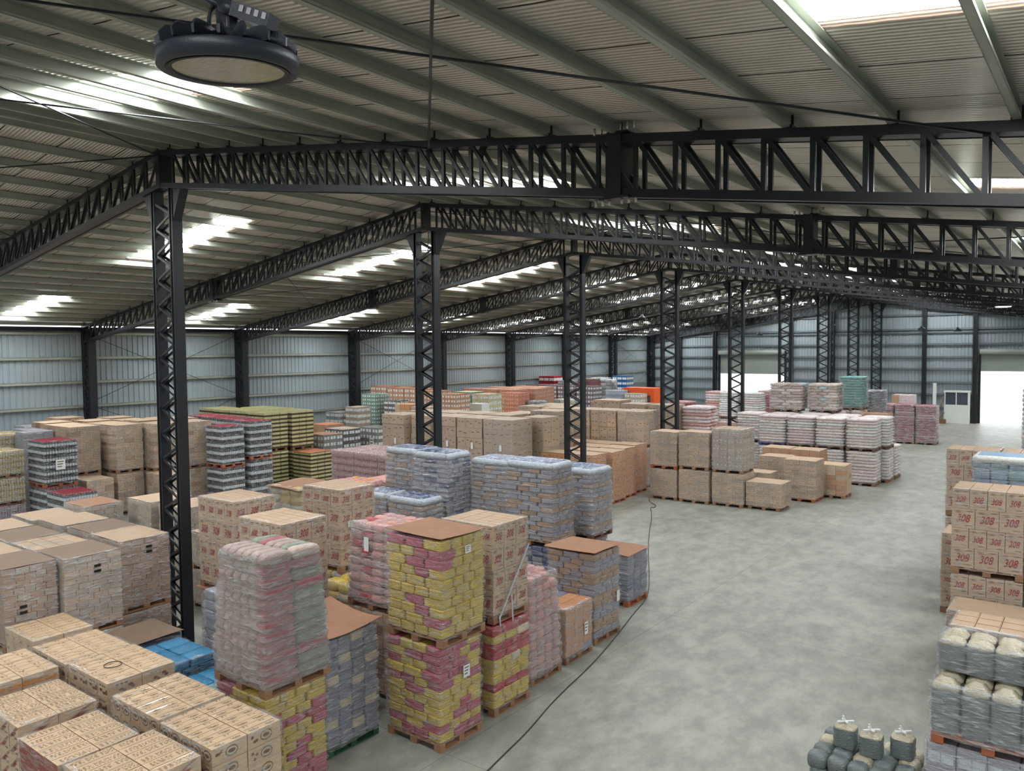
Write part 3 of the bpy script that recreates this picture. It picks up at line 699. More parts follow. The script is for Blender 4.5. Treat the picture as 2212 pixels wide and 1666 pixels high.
def load(name, cat, label, F, w, d, z0, z1, kind='box', mats=('card',), nl=8, A=(4, 3), B=None, level='layer', pal='wood', film=1, lid=None, group=None,
         custom=None, seed=None, weights=None, left=False, base=None, shrink=0., pattern=None, top_skip=0, notes=(), wob=.012, topmat=None, filmtop=None):
    """F = (xmax, ymin) corner of the load (xmin when left) ; w along x, d along y"""
    global LN
    LN += 1; rng = random.Random(seed if seed is not None else LN*17+3)
    x = F[0]+w/2 if left else F[0]-w/2; y = F[1]+d/2
    t = empty(name, (x, y, z0), label, cat, group)
    zb = 0
    if pal: obj('pallet', pallet_mesh(min(w, 1.25)*1.0, min(d, 1.2)*1.0, pal), t); zb = .142
    hz = z1-z0-zb; lh = hz/nl; B = B or A; mats = list(mats); mats0 = mats; mw = weights if weights and len(weights) == len(mats) else [1]*len(mats)
    nmu, nml = NAMES[kind]
    # grow several shared layer / unit variants
    for k in range(nl):
        nx, ny = (A, B)[k % 2]; sc = 1-shrink*(k/nl)**1.6
        if kind in ('tray', 'bottle', 'upright'): nmats = mats
        top = k == nl-1
        if kind == 'bottle': mats = mats0 if top else [mats0[0], mats0[1], mats0[0]]
        ux, uy = w*sc/nx, d*sc/ny
        ox, oy = rng.uniform(-wob, wob), rng.uniform(-wob, wob)
        if level == 'layer':
            v = k % 2 if nl > 3 else 0
            key = ('L', kind, tuple(mats), nx, ny, round(w*sc, 2), round(d*sc, 2), round(lh, 3), (LN % 3, k % 4), top or nl < 3)
            if key not in CACHE:
                b = MB()
                for i in range(nx):
                    for j in range(ny):
                        inner = 0 < i < nx-1 and 0 < j < ny-1
                        if inner and not top: continue
                        mi = rng.choices(range(len(mats)), mw)[0] if kind in ('box', 'boxm', 'pack', 'pillow') else 0
                        unit(b, kind, -w*sc/2+(i+.5)*ux+rng.uniform(-.003, .003), -d*sc/2+(j+.5)*uy+rng.uniform(-.003, .003), 0, ux, uy, lh, mi, rng)
                b_ = b.mesh(nml, (mats+['ink']*5)[:5] if kind == 'boxm' else mats); CACHE[key] = b_
            obj(nml, CACHE[key], t, (ox, oy, zb+k*lh))
        else:
            cnt = 0
            for i in range(nx):
                for j in range(ny):
                    inner = 0 < i < nx-1 and 0 < j < ny-1
                    if inner and not top: continue
                    if top and top_skip and rng.random() < top_skip: continue
                    va = rng.randrange(3)
                    if custom:
                        key = ('C', custom[0], round(ux, 3), round(uy, 3), round(lh, 3), custom[1] if len(custom) > 1 else '', va)
                        if key not in CACHE:
                            CACHE[key] = carton308(ux, uy, lh, True, va) if custom[0] == '308' else printed(ux, uy, lh, custom[0], va)
                    else:
                        mi = rng.choices(range(len(mats)), mw)[0]
                        if pattern: mi = pattern(i, j, k, nx, ny, nl, rng)
                        mm = mats[mi] if kind in ('box', 'pack', 'pillow') else tuple(mats)
                        key = ('U', kind, mm, round(ux, 3), round(uy, 3), round(lh, 3), va)
                        if key not in CACHE:
                            b = MB(); unit(b, kind, 0, 0, 0, ux, uy, lh, 0, random.Random(va)); CACHE[key] = b.mesh(nmu, [mm] if isinstance(mm, str) else list(mm))
                    jt = .006 if kind != 'box' else .003
                    obj(nmu, CACHE[key], t, (-w*sc/2+(i+.5)*ux+ox+rng.uniform(-jt, jt), -d*sc/2+(j+.5)*uy+oy+rng.uniform(-jt, jt), zb+k*lh), rng.uniform(-.012, .012))
    zt = z1-z0
    if topmat:
        b = MB(); base_ = rr(w*(1-shrink)+.01, d*(1-shrink)+.01, 4, .12)
        b.rings([[(x_*s, y_*s, z_) for x_, y_ in base_] for s, z_ in ((1.03, zt-.12), (1.03, zt-.02), (.98, zt+.03), (.9, zt+.045))], 0)
        cap = obj('film_cap', b.mesh('film_cap', [topmat[0]]), t)
        b = MB(); b.box(-w*.42, w*.42, -d*.4, d*.4, zt+.04, zt+.052)
        obj('printed_panel', b.mesh('printed_panel', [topmat[1]]), cap)
    if film:
        obj('stretch_film', film_mesh(w*1.01, d*1.01, zb*.7, zt if filmtop is None else filmtop, LN % 3, film-1, ribs=(nl if level == 'unit' and kind in ('pillow', 'pack') else 0), bulge=.016 if kind != 'box' else .012, shrink=shrink), t)
    if lid:
        o = obj('cardboard_sheet', sheet_mesh(w, d, lid[0], LN, *(lid[1:])), t, (0, 0, zt+.002))
    for nt in notes:                  # paper notes on the film: (face, u, z, width, height, material)
        face, u, z, ww, hh = nt[:5]; m_ = nt[5] if len(nt) > 5 else 'paper'
        b = MB(); e = .034
        if face == '+x': b.box(w/2+e, w/2+e+.002, u, u+ww, z, z+hh)
        else: b.box(u, u+ww, -d/2-e-.002, -d/2-e, z, z+hh)
        lb = obj('paper_label' if m_ == 'paper' else 'black_mark', b.mesh('label', [m_]), t)
        if m_ == 'paper' and ww > .12:
            b = MB()
            for q in range(3):
                zz = z+hh*(.75-.25*q)
                if face == '+x': b.box(w/2+e+.002, w/2+e+.003, u+ww*.15, u+ww*(.85-.1*q), zz, zz+hh*.1)
                else: b.box(u+ww*.15, u+ww*(.85-.1*q), -d/2-e-.003, -d/2-e-.002, zz, zz+hh*.1)
            obj('printed_lines', b.mesh('lines', ['ink']), lb)
    return t
LN = 0
#GOODS
# ------------------------------------------------------------------ goods: foreground, single tier of printed cartons
CT, BG, BT = 'carton_load', 'bag_load', 'bottle_load'
FG = 'printed carton loads in the foreground'
def pc(label, F, w, d, z1, style, nx, ny, seed, **k):
    return load(CT, 'carton stack', label, F, w, d, 0, z1, 'box', nl=8, A=(nx, ny), level='unit', custom=(style,), film=1, group=FG, seed=seed, **k)
pc('open-topped stack of tan printed cartons with red stripes, half cut by the bottom edge', (-8.22, 3.74), 1.06, 1.05, 1.8, 'swoosh', 3, 2, 1)
pc('tan carton stack with an orange-red side, nearest at the bottom left', (-9.32, 3.7), 1.06, .94, 1.8, 'rust', 3, 2, 2)
pc('tan carton stack with brown oval crests, touching the yellow-pink bag stack', (-8.22, 4.93), 1.16, .95, 1.8, 'crest', 5, 2, 3)
pc('tan carton stack with small crest prints, left behind the crested corner stack', (-9.44, 4.93), 1.2, .95, 1.8, 'crest', 5, 2, 4)
pc('tan carton stack with cookie pictures and a black ring on top', (-11.03, 5.04), 1.2, 1.0, 1.82, 'cookie', 4, 2, 5)
pc('tan carton stack with cookie pictures, film gleaming on its left top edge', (-12.27, 5.04), 1.18, 1.0, 1.8, 'cookie', 4, 2, 6)
pc('small-printed tan carton stack standing farthest back of the foreground cartons', (-13.55, 5.1), 1.12, .93, 1.84, 'plain', 4, 2, 7)
pc('tan carton stack with amber food pictures at the left edge', (-12.3, 3.97), 1.2, .98, 1.8, 'amber', 4, 2, 8)
pc('tan carton stack with dark red swooshes, left of the nearest stacks', (-10.87, 3.87), 1.18, .98, 1.72, 'swoosh', 4, 2, 9)
# black ring lying on the cookie cartons
b = MB(); rp = [(.12*math.cos(t*math.pi/12), .12*math.sin(t*math.pi/12), 0) for t in range(25)]; b.tube(rp, .006, 6, cap=False)
tag(obj('cord_loop', b.mesh('cord_loop', ['cable']), None, (-11.62, 5.42, 1.832)), 'thin dark loop of cord lying on the cookie-printed cartons', 'cord')
# low loads beside the nearest column
load(CT, 'carton stack', 'low navy stack under a dusty cardboard sheet at the foot of the nearest column', (-13.65, 6.66), 1.0, .98, 0, 1.22, 'box', ('navy',), nl=4, A=(3, 2), level='unit', lid=('sheet_grey', .02, .03))
load(BG, 'bag stack', 'bright blue bag stack beside the dusty cardboard sheet', (-12.2, 6.5), 1.2, .98, 0, 1.25, 'pack', ('blue',), nl=8, A=(2, 3), B=(3, 2), level='unit', film=1, shrink=.03)
load(BG, 'bag stack', 'lower light blue bag stack tight against the grey-green bag tower', (-10.95, 6.35), 1.15, .98, 0, 1.05, 'pack', ('blue', 'blue', 'aqua'), nl=7, A=(2, 3), B=(3, 2), level='unit', film=1)
# tower: yellow-pink base with the bulging wrapped tower
ypat = lambda i, j, k, nx, ny, nl, r: (0 if r.random() < (.62 if k % 3 else .35) else 1)
YP = ('yellow', 'pink', 'red', 'cream')
load(BG, 'bag stack', 'yellow and pink packet stack under the bulging grey-green tower', (-9.08, 6.25), 1.2, 1.05, 0, 1.66, 'pack', YP, nl=12, A=(4, 3), B=(3, 4), level='unit', pattern=ypat, film=1)
def tpat(i, j, k, nx, ny, nl, r):
    if k == nl-1: return r.choice((0, 1, 2, 3))
    return 1 if (i == nx-1 and j == 0) else (0 if i < nx-1 and j == 0 else (3 if r.random() > .12 else 1))
load(BG, 'bag stack', 'bulging film-wrapped tower of pink and grey-green bags on the yellow-pink stack', (-9.08, 6.25), 1.22, 1.12, 1.67, 3.62, 'pillow', ('fawnrose', 'cornerpink', 'palefawn', 'sage'), nl=12, A=(6, 2), B=(6, 2),
     level='unit', pattern=tpat, film=3, shrink=.16, pal='wood', top_skip=.2, filmtop=1.9)
load(CT, 'bag stack', 'violet-grey bag stack seen in the gap between column and tower', (-12.44, 7.95), .95, 1.0, 0, 2.0, 'pack', ('lav', 'greypack'), nl=10, A=(3, 3), level='unit', film=1)
# dark load with sagging lid on a green pallet
dpat = lambda i, j, k, nx, ny, nl, r: (1 if (i*2+j+k*2) % 5 in (0,) else 0)
load(BG, 'packet stack', 'lavender and cream packet stack with a sagging cardboard sheet on a green pallet', (-9.66, 7.76), 1.2, 1.08, 0, 1.86, 'pack', ('greyblue', 'cream'), nl=12, A=(4, 4), level='unit', pattern=dpat, film=2,
     pal='wood_green', lid=('sheet', .1, .06))
# row along the aisle
load(BG, 'packet stack', 'lower yellow and pink packet stack at the front corner of the aisle', (-8.36, 8.95), 1.2, 1.04, 0, 1.68, 'pack', YP, nl=11, A=(4, 3), B=(3, 4), level='unit', pattern=ypat, film=1,
     notes=(('+x', .02, 1.05, .16, .2),))
load(BG, 'packet stack', 'upper yellow and pink packet stack topped by a curled cardboard sheet', (-8.3, 8.97), 1.24, 1.06, 1.7, 3.4, 'pack', YP, nl=10, A=(4, 3), B=(3, 4), level='unit', pattern=lambda i, j, k, nx, ny, nl, r: (0 if r.random() < .8 else 1),
     film=1, lid=('sheet', .035, .02), notes=(('+x', .0, 1.42, .14, .13),))
load(BG, 'packet stack', 'lower yellow and crimson packet stack carrying cartons marked 308', (-8.42, 10.4), 1.22, 1.05, 0, 1.56, 'pack', YP, nl=10, A=(4, 3), B=(3, 4), level='unit', film=1,
     pattern=lambda i, j, k, nx, ny, nl, r: (2 if k in (2, 6, 7, 9) else (0 if r.random() < .85 else 3)))
K308 = dict(kind='box', mats=('card',), nl=4, A=(3, 3), B=(4, 3), level='unit', custom=('308',), film=1, group='carton stacks printed 308')
t8 = load(CT, 'carton stack', 'stack of cartons marked 308 just behind the curled cardboard sheet', (-8.5, 10.5), 1.2, 1.02, 1.6, 3.34, **K308)
b = MB(); b.bar((.64, .5, 1.25), (.66, -.42, .1), .035, .01, up=(1, 0, 0)); b.bar((.65, -.4, .15), (.66, -.36, -.35), .03, .012, up=(1, 0, 0)); b.bar((.65, -.05, .45), (.66, -.02, -.2), .03, .012, up=(1, 0, 0)); obj('loose_film_strand', b.mesh('loose_film_strand', ['capfilm']), t8)
load(BG, 'bag stack', 'rounded salmon-pink bag stack between the 308 cartons and the kraft stack', (-8.62, 11.75), 1.1, 1.05, 0, 2.05, 'pillow', ('rose', 'salmon'), nl=11, A=(4, 4), level='unit', film=2, shrink=.14, top_skip=.2)
load(CT, 'carton stack', 'low carton stack with blue and yellow printed top by the aisle', (-8.66, 13.02), 1.18, 1.0, 0, 1.14, 'box', ('card_orange', 'greyblue'), nl=8, A=(4, 3), level='unit', weights=(5, 1), film=2, topmat=None,
     notes=(('+x', .15, .45, .13, .26),))
load(BG, 'packet stack', 'tall tan and grey packet stack with flat cardboard sheet, at the aisle edge', (-8.74, 14.25), 1.24, 1.1, 0, 1.96, 'pack', ('tanpack', 'lav'), nl=14, A=(4, 3), B=(3, 4), level='unit', film=1,
     pattern=lambda i, j, k, nx, ny, nl, r: ((k//2+i) % 2), lid=('sheet', .03, .05), notes=(('+x', .35, .75, .12, .24),))
load(BG, 'packet stack', 'low blue-grey packet stack on an orange pallet under a cardboard sheet', (-9.38, 16.87), 1.2, 1.04, 0, 1.28, 'pack', ('greyblue', 'greypack'), nl=9, A=(3, 3), level='unit', film=1, pal='wood_orange', lid=('sheet', .03, .05))
# red bulky pair behind the yellow-pink corner
load(BG, 'bag stack', 'bulky red-pink bag stack left of the curled cardboard sheet', (-10.2, 9.75), 1.25, 1.1, 1.62, 3.2, 'pillow', ('rose', 'salmon', 'red'), nl=9, A=(4, 4), level='unit', film=2, shrink=.14, weights=(5, 4, 1),
     notes=(('-y', -.1, 1.1, .12, .26),))
load(CT, 'carton stack', 'dark brown carton stack beneath the bulky red-pink bags', (-10.2, 9.75), 1.2, 1.08, 0, 1.6, 'box', ('card_dark', 'card_brown'), nl=7, A=(4, 3), film=1)
load(BG, 'bag stack', 'dull yellow bag stack seen low between 308 cartons and red-pink bags', (-11.6, 10.2), 1.1, 1.0, 0, 1.75, 'pillow', ('straw', 'yellow'), nl=8, A=(3, 3), film=1)
# 308 group left
load(CT, 'carton stack', 'upper stack marked 308 with bold red numbers, behind the grey-green tower', (-11.2, 8.1), 1.22, .98, 1.6, 3.46, **K308)
load(BG, 'bag stack', 'pale bag stack hidden beneath the bold 308 cartons', (-11.2, 8.1), .95, .98, 0, 1.58, 'pillow', ('straw', 'cream'), nl=8, A=(3, 3), film=1) if False else None
load(CT, 'carton stack', 'lower stack of 308 cartons behind the grey-green tower', (-11.2, 8.99), .98, .2, 0, 1.58, 'box', ('card',), nl=3, A=(3, 1), film=0) if False else None
load(CT, 'carton stack', 'upper stack of 308 cartons right beside the nearest column', (-13.72, 8.82), 1.25, .98, 1.56, 3.45, **K308)
load(BG, 'bag stack', 'whitish bag stack beneath the 308 cartons beside the nearest column', (-13.72, 8.82), 1.22, .98, 0, 1.55, 'pillow', ('lav', 'white'), nl=9, A=(3, 3), film=2, lid=('sheet', .02, .08))
load(CT, 'carton stack', 'upper 308 carton stack with a white paper note, behind the others', (-12.75, 10.7), 1.24, .96, 1.75, 3.5, notes=(('+x', -.3, .95, .2, .12),), **K308)
load(BG, 'bag stack', 'straw-coloured bag stack under the 308 cartons with the paper note', (-12.75, 10.7), 1.2, .96, 0, 1.74, 'pillow', ('straw', 'yellow'), nl=9, A=(3, 3), film=1)
load(CT, 'carton stack', 'lower 308 carton stack supporting the bold red numbers', (-11.2, 8.1), .98, .98, 0, 1.59, 'box', ('card',), nl=4, A=(3, 4), level='layer', film=1)
load(BG, 'bag stack', 'yellow bag stack under a brown cardboard sheet behind the 308 cartons', (-16.75, 12.7), 1.35, 1.1, 0, 2.8, 'pillow', ('straw', 'yellow'), nl=12, A=(3, 3), film=2, lid=('sheet', .05, .06), shrink=.04)
load(BG, 'bag stack', 'stack topped with orange and pink net bags behind the 308 cartons', (-16.2, 14.3), 1.3, 1.0, 0, 2.75, 'pillow', ('orange', 'salmon'), nl=12, A=(4, 4), film=1, shrink=.08)
load(CT, 'carton stack', 'stack with a pale pink sheet left of the blue-capped bags', (-17.35, 16.6), 1.3, 1.2, 0, 2.35, 'box', ('card',), nl=8, A=(3, 3), film=1, lid=('sheet_pink', .01, .05))
# blue-capped packet stacks
QM = dict(kind='pack', mats=('tanpack', 'lav', 'greypack'), A=(4, 3), B=(3, 4), level='unit', group='blue-capped packet stacks', topmat=('capfilm', 'blueprint'), weights=(3, 4, 2), shrink=.05)
def qp(s): return lambda i, j, k, nx, ny, nl, r: (0 if ((k//2+i+s) % 3 == 0) else (1 if (k+i) % 2 else 2))
load(BG, 'packet stack', 'tall blue-capped packet stack nearest the aisle but one, above navy packets', (-10.6, 15.4), 1.45, .96, 1.6, 3.6, nl=16, film=1, pattern=qp(0), **QM)
load(BG, 'packet stack', 'navy packet stack beneath the tallest blue-capped stack', (-10.6, 15.42), 1.3, .96, 0, 1.58, 'pack', ('navy', 'greypack'), nl=11, A=(4, 3), level='unit', weights=(3, 2), film=1)
load(BG, 'packet stack', 'blue-capped packet stack nearest the open aisle, rightmost of its kind', (-10.45, 16.95), 1.3, 1.05, 1.5, 3.28, nl=14, film=2, pattern=qp(1), pal='wood_dark', **QM)
load(BG, 'packet stack', 'grey packet stack under the rightmost blue-capped stack', (-10.6, 16.98), 1.2, .98, 0, 1.48, 'pack', ('greypack', 'lav'), nl=10, A=(4, 3), film=1)
load(BG, 'packet stack', 'blue-capped packet stack third from the aisle, partly behind the tallest', (-12.35, 16.0), 1.35, 1.0, 1.55, 3.46, nl=15, film=2, pattern=qp(2), **QM)
load(BG, 'packet stack', 'lower grey packets under the third blue-capped stack', (-12.35, 16.0), 1.3, .98, 0, 1.54, 'pack', ('lav', 'tanpack'), nl=10, A=(4, 3), film=1)
load(BG, 'packet stack', 'bluish grey film-wrapped packet stack with a curving blue cap', (-13.82, 15.2), 1.3, 1.05, 1.6, 3.62, 'pack', ('lav', 'greypack', 'navy'), nl=15, A=(4, 3), B=(3, 4), level='unit', film=2,
     weights=(3, 4, 1), group='blue-capped packet stacks', topmat=('capfilm', 'blueprint'), shrink=.08)
load(BG, 'packet stack', 'navy packets under the bluish stack with curving cap', (-13.82, 15.2), 1.3, 1.0, 0, 1.58, 'pack', ('navy', 'greypack'), nl=10, A=(4, 3), film=1)
load(BG, 'packet stack', 'blue-capped packet stack farthest left, before the second column', (-15.2, 15.55), 1.35, .95, 1.6, 3.6, nl=15, film=2, pattern=qp(0), **QM)
load(BG, 'packet stack', 'lower grey packets under the leftmost blue-capped stack', (-15.2, 15.55), 1.3, .95, 0, 1.58, 'pack', ('lav', 'tanpack'), nl=10, A=(4, 3), film=1)
load(BG, 'packet stack', 'short blue-capped stack tucked behind the noted 308 cartons, right one', (-13.75, 14.15), 1.25, .85, 0, 2.58, nl=18, film=2, pattern=qp(1), **QM)
load(BG, 'packet stack', 'short blue-capped stack tucked behind the noted 308 cartons, left one', (-15.05, 14.15), 1.0, .85, 0, 2.6, nl=18, film=2, pattern=qp(2), **QM)
# big film-wrapped brown carton group at left
GW = dict(kind='box', mats=('card_grey', 'card'), weights=(4, 2), A=(5, 4), B=(4, 5), group='film-wrapped brown carton stacks at left')
def gtwo(lab, F, w=1.2, d=1.0, zt=2.75, zs=1.3, lid='card', film=2, notes=(), low=True, mats=None, nl=11):
    g = dict(GW); 
    if mats: g['mats'] = mats
    load(CT, 'carton stack', lab, F, w, d, zs+.02, zt, nl=nl, film=film, lid=((lid, .004, .0) if lid else None), notes=notes, **g)
    if low: load(CT, 'carton stack', 'lower tier under the '+lab[:lab.find(',')] if ',' in lab else 'lower tier, '+lab, F, w, d, 0, zs, nl=9, film=film, **g)
bm = lambda z: (('+x', .0, z, .12, .05, 'black_ink'), ('+x', .0, z-.1, .12, .05, 'black_ink'))
gtwo('wrapped brown stack with black mark, cut by the left edge', (-14.85, 5.15), 1.2, .86, 2.75, notes=(('+x', -.2, .72, .12, .05, 'black_ink'), ('+x', -.2, .62, .12, .05, 'black_ink')), mats=('card_brown', 'card_grey'), lid='sheet_grey')
gtwo('wrapped brown stack with a dusty top and black mark, middle of three', (-14.68, 6.05), 1.18, 1.02, 2.75, lid='sheet_grey', notes=bm(1.2), mats=('card_grey', 'card_grey', 'card'))
gtwo('wrapped stack with bare carton lids, left of the dusty top', (-15.9, 6.08), 1.2, 1.02, 2.72, lid=None)
gtwo('wrapped reddish-brown stack with black mark, just left of the nearest column', (-15.2, 7.28), 1.2, 1.0, 2.74, notes=bm(1.22), mats=('card_brown', 'card_dark', 'card_brown'), zs=1.28, low=True) if False else None
gtwo('wrapped reddish-brown stack with black mark, left of the nearest column', (-15.2, 7.3), 1.22, 1.0, 2.74, notes=bm(1.22), mats=('card_brown', 'card_rusty'))
gtwo('wrapped brown stack with flat lid, behind the reddish-brown one', (-16.46, 7.36), 1.18, .98, 2.72, lid='sheet_grey')
gtwo('wrapped brown stack with uneven lid, third behind the reddish-brown one', (-17.72, 7.3), 1.16, 1.0, 2.72)
gtwo('wrapped brown stack with a notched top, farthest back of that row', (-18.95, 7.2), 1.15, 1.0, 2.7)
gtwo('wrapped brown stack with plain lid, second row at the left edge', (-17.15, 6.05), 1.22, 1.02, 2.7, lid='sheet_grey')
gtwo('wrapped brown stack, out at the far left edge', (-18.45, 6.05), 1.2, 1.0, 2.7)
gtwo('wrapped brown stack, hidden behind the black-marked edge stack', (-16.1, 5.0), 1.2, .98, 2.72)
gtwo('short carton stack with folded cardboard lid, beyond the brown group', (-21.4, 9.4), 1.25, 1.0, 2.35, 1.1, lid='sheet', nl=8)
gtwo('wrapped tan stack with torn lid, left of two beside the column', (-20.6, 10.75), 1.25, 1.2, 2.34, 1.05, nl=8)
gtwo('wrapped tan stack with white label, right of two beside the column', (-19.1, 10.85), 1.25, 1.2, 2.32, 1.05, nl=8, notes=(('-y', -.1, .55, .3, .42),), mats=('card_grey', 'card'))
gtwo('tan stack half hidden behind the nearest column, low', (-18.6, 12.4), 1.3, 1.1, 2.1, 1.0, nl=8)
gtwo('tan stack peeping right of the nearest column, low', (-17.2, 10.6), 1.2, 1.1, 1.9, .95, nl=8)
# ------------------------------------------------------------------ bottles, far left
RB = dict(kind='bottle', mats=('cola', 'lab_white', 'cap_red'), A=(4, 3), film=1, group='red-capped bottle stacks')
load(BT, 'bottle stack', 'upper red-capped bottle stack with white label, standing free at left', (-30.0, 11.85), 1.4, 1.15, 1.6, 3.26, nl=6, notes=(('+x', -.2, .62, .32, .36),), pal='wood_orange', **RB)
load(BT, 'bottle stack', 'dark bottle stack under the free-standing red-capped stack', (-30.0, 11.85), 1.4, 1.15, 0, 1.58, nl=5, **RB)
load(BT, 'bottle stack', 'short red-capped bottle stack right of the free-standing one', (-28.1, 11.7), 1.4, 1.12, 0, 1.6, nl=5, **RB)
YL = dict(kind='bottle', mats=('yellow', 'straw', 'cream'), A=(4, 3), film=2, group='yellow bottle stacks at the left edge')
load(BT, 'bottle stack', 'uppermost yellow bottle stack at the left edge', (-31.0, 10.55), 1.4, 1.05, 2.0, 2.95, nl=4, **YL)
load(BT, 'bottle stack', 'middle yellow bottle stack at the left edge', (-31.0, 10.55), 1.4, 1.05, 1.03, 1.98, nl=4, **YL)
load(BT, 'bottle stack', 'lowest stack of pinkish bottles at the left edge', (-31.0, 10.55), 1.4, 1.05, 0, 1.0, kind='bottle', mats=('rose', 'lav', 'cap_red'), nl=4, A=(4, 3), film=2)
load(BT, 'bottle stack', 'small yellow bottle stack high at the far left', (-34.0, 11.6), 1.3, 1.2, 2.1, 3.3, nl=5, **YL)
load(BT, 'bottle stack', 'yellow bottle stack low at the far left', (-34.0, 11.6), 1.3, 1.2, 0, 2.08, nl=8, **YL)
for q, (x, y, w, d) in enumerate(((-33.2, 12.4, .75, 1.1), (-34.05, 12.85, 1.3, .7), (-35.95, 13.5, 1.1, 1.1))):
    load(BT, 'bottle stack', 'pale violet wrapped stack near the left edge, %s from the right' % ORD[q], (x, y), w, d, 0, 3.35, 'box', ('lav', 'greypack'), nl=10, A=(3, 3), film=2, group='pale violet wrapped stacks')
# tan two-tier row before the left wall
KM = dict(kind='boxm', mats=('card', 'card_grey', 'card_brown'), weights=(8, 3, 1), A=(4, 3), B=(3, 4), group='tall tan carton stacks before the left wall')
def ktwo(lab, F, w=1.25, d=1.15, zt=3.52, zs=1.62, low=True):
    load(CT, 'carton stack', 'upper tan carton stack '+lab, F, w, d, zs+.02, zt, nl=10, film=1, lid=('card', .004, 0), **KM)
    if low: load(CT, 'carton stack', 'lower tan carton stack '+lab, F, w, d, 0, zs, nl=8, film=1, **KM)
ktwo('right behind the red-capped bottles', (-31.8, 13.5)); ktwo('between the bottles and the column, wide one', (-30.9, 14.85), 1.3, 1.05); ktwo('just left of the nearest column', (-30.2, 16.0), 1.3, 1.1)
ktwo('seen right of the nearest column', (-29.8, 17.2), 1.3, 1.05)
for q, (x, y) in enumerate(((-33.15, 13.6), (-34.5, 13.7), (-35.9, 14.8), (-32.3, 14.9), (-33.7, 15.0), (-31.6, 16.1), (-33.0, 16.2), (-34.4, 16.3), (-31.2, 17.4), (-32.6, 17.5))):
    load(CT, 'carton stack', 'tan carton stack in the rear rows before the left wall, %s of ten' % ORD[q], (x, y), 1.25, 1.1, 0, 3.5+.03*(q % 3), nl=14, film=0, lid=('card', .004, 0), **KM)
load(CT, 'carton stack', 'low tan carton stack in front of the tall tan ones, left', (-30.4, 13.45), 1.25, 1.0, 0, 1.6, nl=6, film=1, **KM)
load(CT, 'carton stack', 'low tan carton stack in front of the tall tan ones, right', (-28.8, 15.6), 1.25, 1.1, 0, 1.68, nl=6, film=1, **KM)
# red-capped row and olive cans
load(BT, 'bottle stack', 'upper red-capped bottle stack beside the olive cans', (-28.4, 17.85), 1.2, 1.02, 1.7, 3.38, nl=5, pal='wood_orange', **RB)
load(BT, 'bottle stack', 'lower red-capped bottle stack beside the olive cans', (-28.4, 17.85), 1.2, 1.02, 0, 1.68, nl=5, **RB)
load(BT, 'bottle stack', 'upper rear red-capped bottle stack touching the olive cans', (-28.3, 19.1), 1.2, 1.05, 1.9, 3.5, nl=5, pal='wood_orange', **RB)
load(BT, 'bottle stack', 'lower rear red-capped bottle stack touching the olive cans', (-28.3, 19.1), 1.2, 1.05, 0, 1.88, nl=5, **RB)
for q, (x, y) in enumerate(((-29.6, 19.1), (-30.9, 19.2), (-32.2, 19.3))):
    load(BT, 'bottle stack', 'red-capped bottle stack of the rear row, %s from the right' % ORD[q], (x, y), 1.2, 1.15, 0, 3.52, nl=10, **RB)
OL = dict(kind='tray', mats=('tray_dark', 'can_side', 'can_top'), A=(3, 3), film=0, group='olive and cream can stacks')
for q, (x, y, d, s) in enumerate(((-30.5, 21.3, 1.3, 1.75), (-30.4, 22.75, 1.25, 1.7))):
    load('can_load', 'can stack', 'upper olive can stack, %s of the front pair' % ('left', 'right')[q], (x, y), 1.3, d, s+.02, 3.58, nl=9, **OL)
    load('can_load', 'can stack', 'lower olive can stack, %s of the front pair' % ('left', 'right')[q], (x, y), 1.3, d, 0, s, nl=9, **OL)
for q, (x, y) in enumerate(((-31.9, 21.3), (-33.3, 21.3), (-34.7, 21.4), (-31.9, 22.75), (-33.3, 22.8))):
    load('can_load', 'can stack', 'olive can stack in the rear of the can group, %s of five' % ORD[q], (x, y), 1.3, 1.3, 0, 3.6, nl=18, **OL)
load('can_load', 'can stack', 'low olive can stack under a terracotta cardboard sheet', (-28.9, 22.6), 1.3, 1.22, 0, 1.72, kind='tray', mats=('tray_dark', 'can_side', 'can_top'), A=(3, 3), nl=9, film=0, lid=('sheet_orange', .006, .02))
DK = dict(kind='crate', A=(3, 3), film=1)
load('case_load', 'case stack', 'dark grey case stack with brown lid and two white papers', (-30.2, 24.4), 1.45, 1.2, 0, 2.28, mats=('crate_grey', 'paper'), nl=7, lid=('sheet', .006, 0), notes=(('+x', -.3, 1.0, .35, .4), ('-y', .1, .95, .3, .35)), **DK)
load('case_load', 'case stack', 'dark case stack with rows of white squares', (-30.4, 25.8), 1.4, 1.15, 0, 2.42, mats=('crate_dark', 'paper'), nl=7, lid=('card_grey', .004, 0), **DK)
load('case_load', 'case stack', 'grey case stack left of the tan cartons, with a white paper', (-29.6, 27.4), 1.4, 1.15, 0, 2.42, mats=('crate_grey', 'paper'), nl=7, notes=(('-y', .1, 1.3, .3, .6),), **DK)
load(CT, 'carton stack', 'low orange-brown carton stack behind the dark cases', (-33.0, 26.9), 1.4, 1.2, 0, 2.42, 'box', ('card_orange',), nl=6, A=(3, 3), film=1, lid=('sheet_orange', .004, 0))
load('case_load', 'case stack', 'narrow grey-brown stack standing tall before the left wall', (-33.4, 29.4), 1.0, .95, 0, 3.2, mats=('card_grey', 'paper'), nl=9, **DK)
load('case_load', 'case stack', 'pale green film-wrapped cases low against the left wall', (-34.9, 29.3), 1.1, 1.1, 0, 2.85, mats=('crate_grey', 'paper'), nl=8, **DK)
load('case_load', 'case stack', 'upper green case tower with white dots before the left wall', (-34.1, 31.4), 1.15, 1.1, 1.9, 3.78, mats=('crate_green', 'paper'), nl=8, **DK)
load('case_load', 'case stack', 'lower green case stack under the green tower', (-34.1, 31.4), 1.15, 1.1, 0, 1.88, mats=('crate_green', 'paper'), nl=7, **DK)
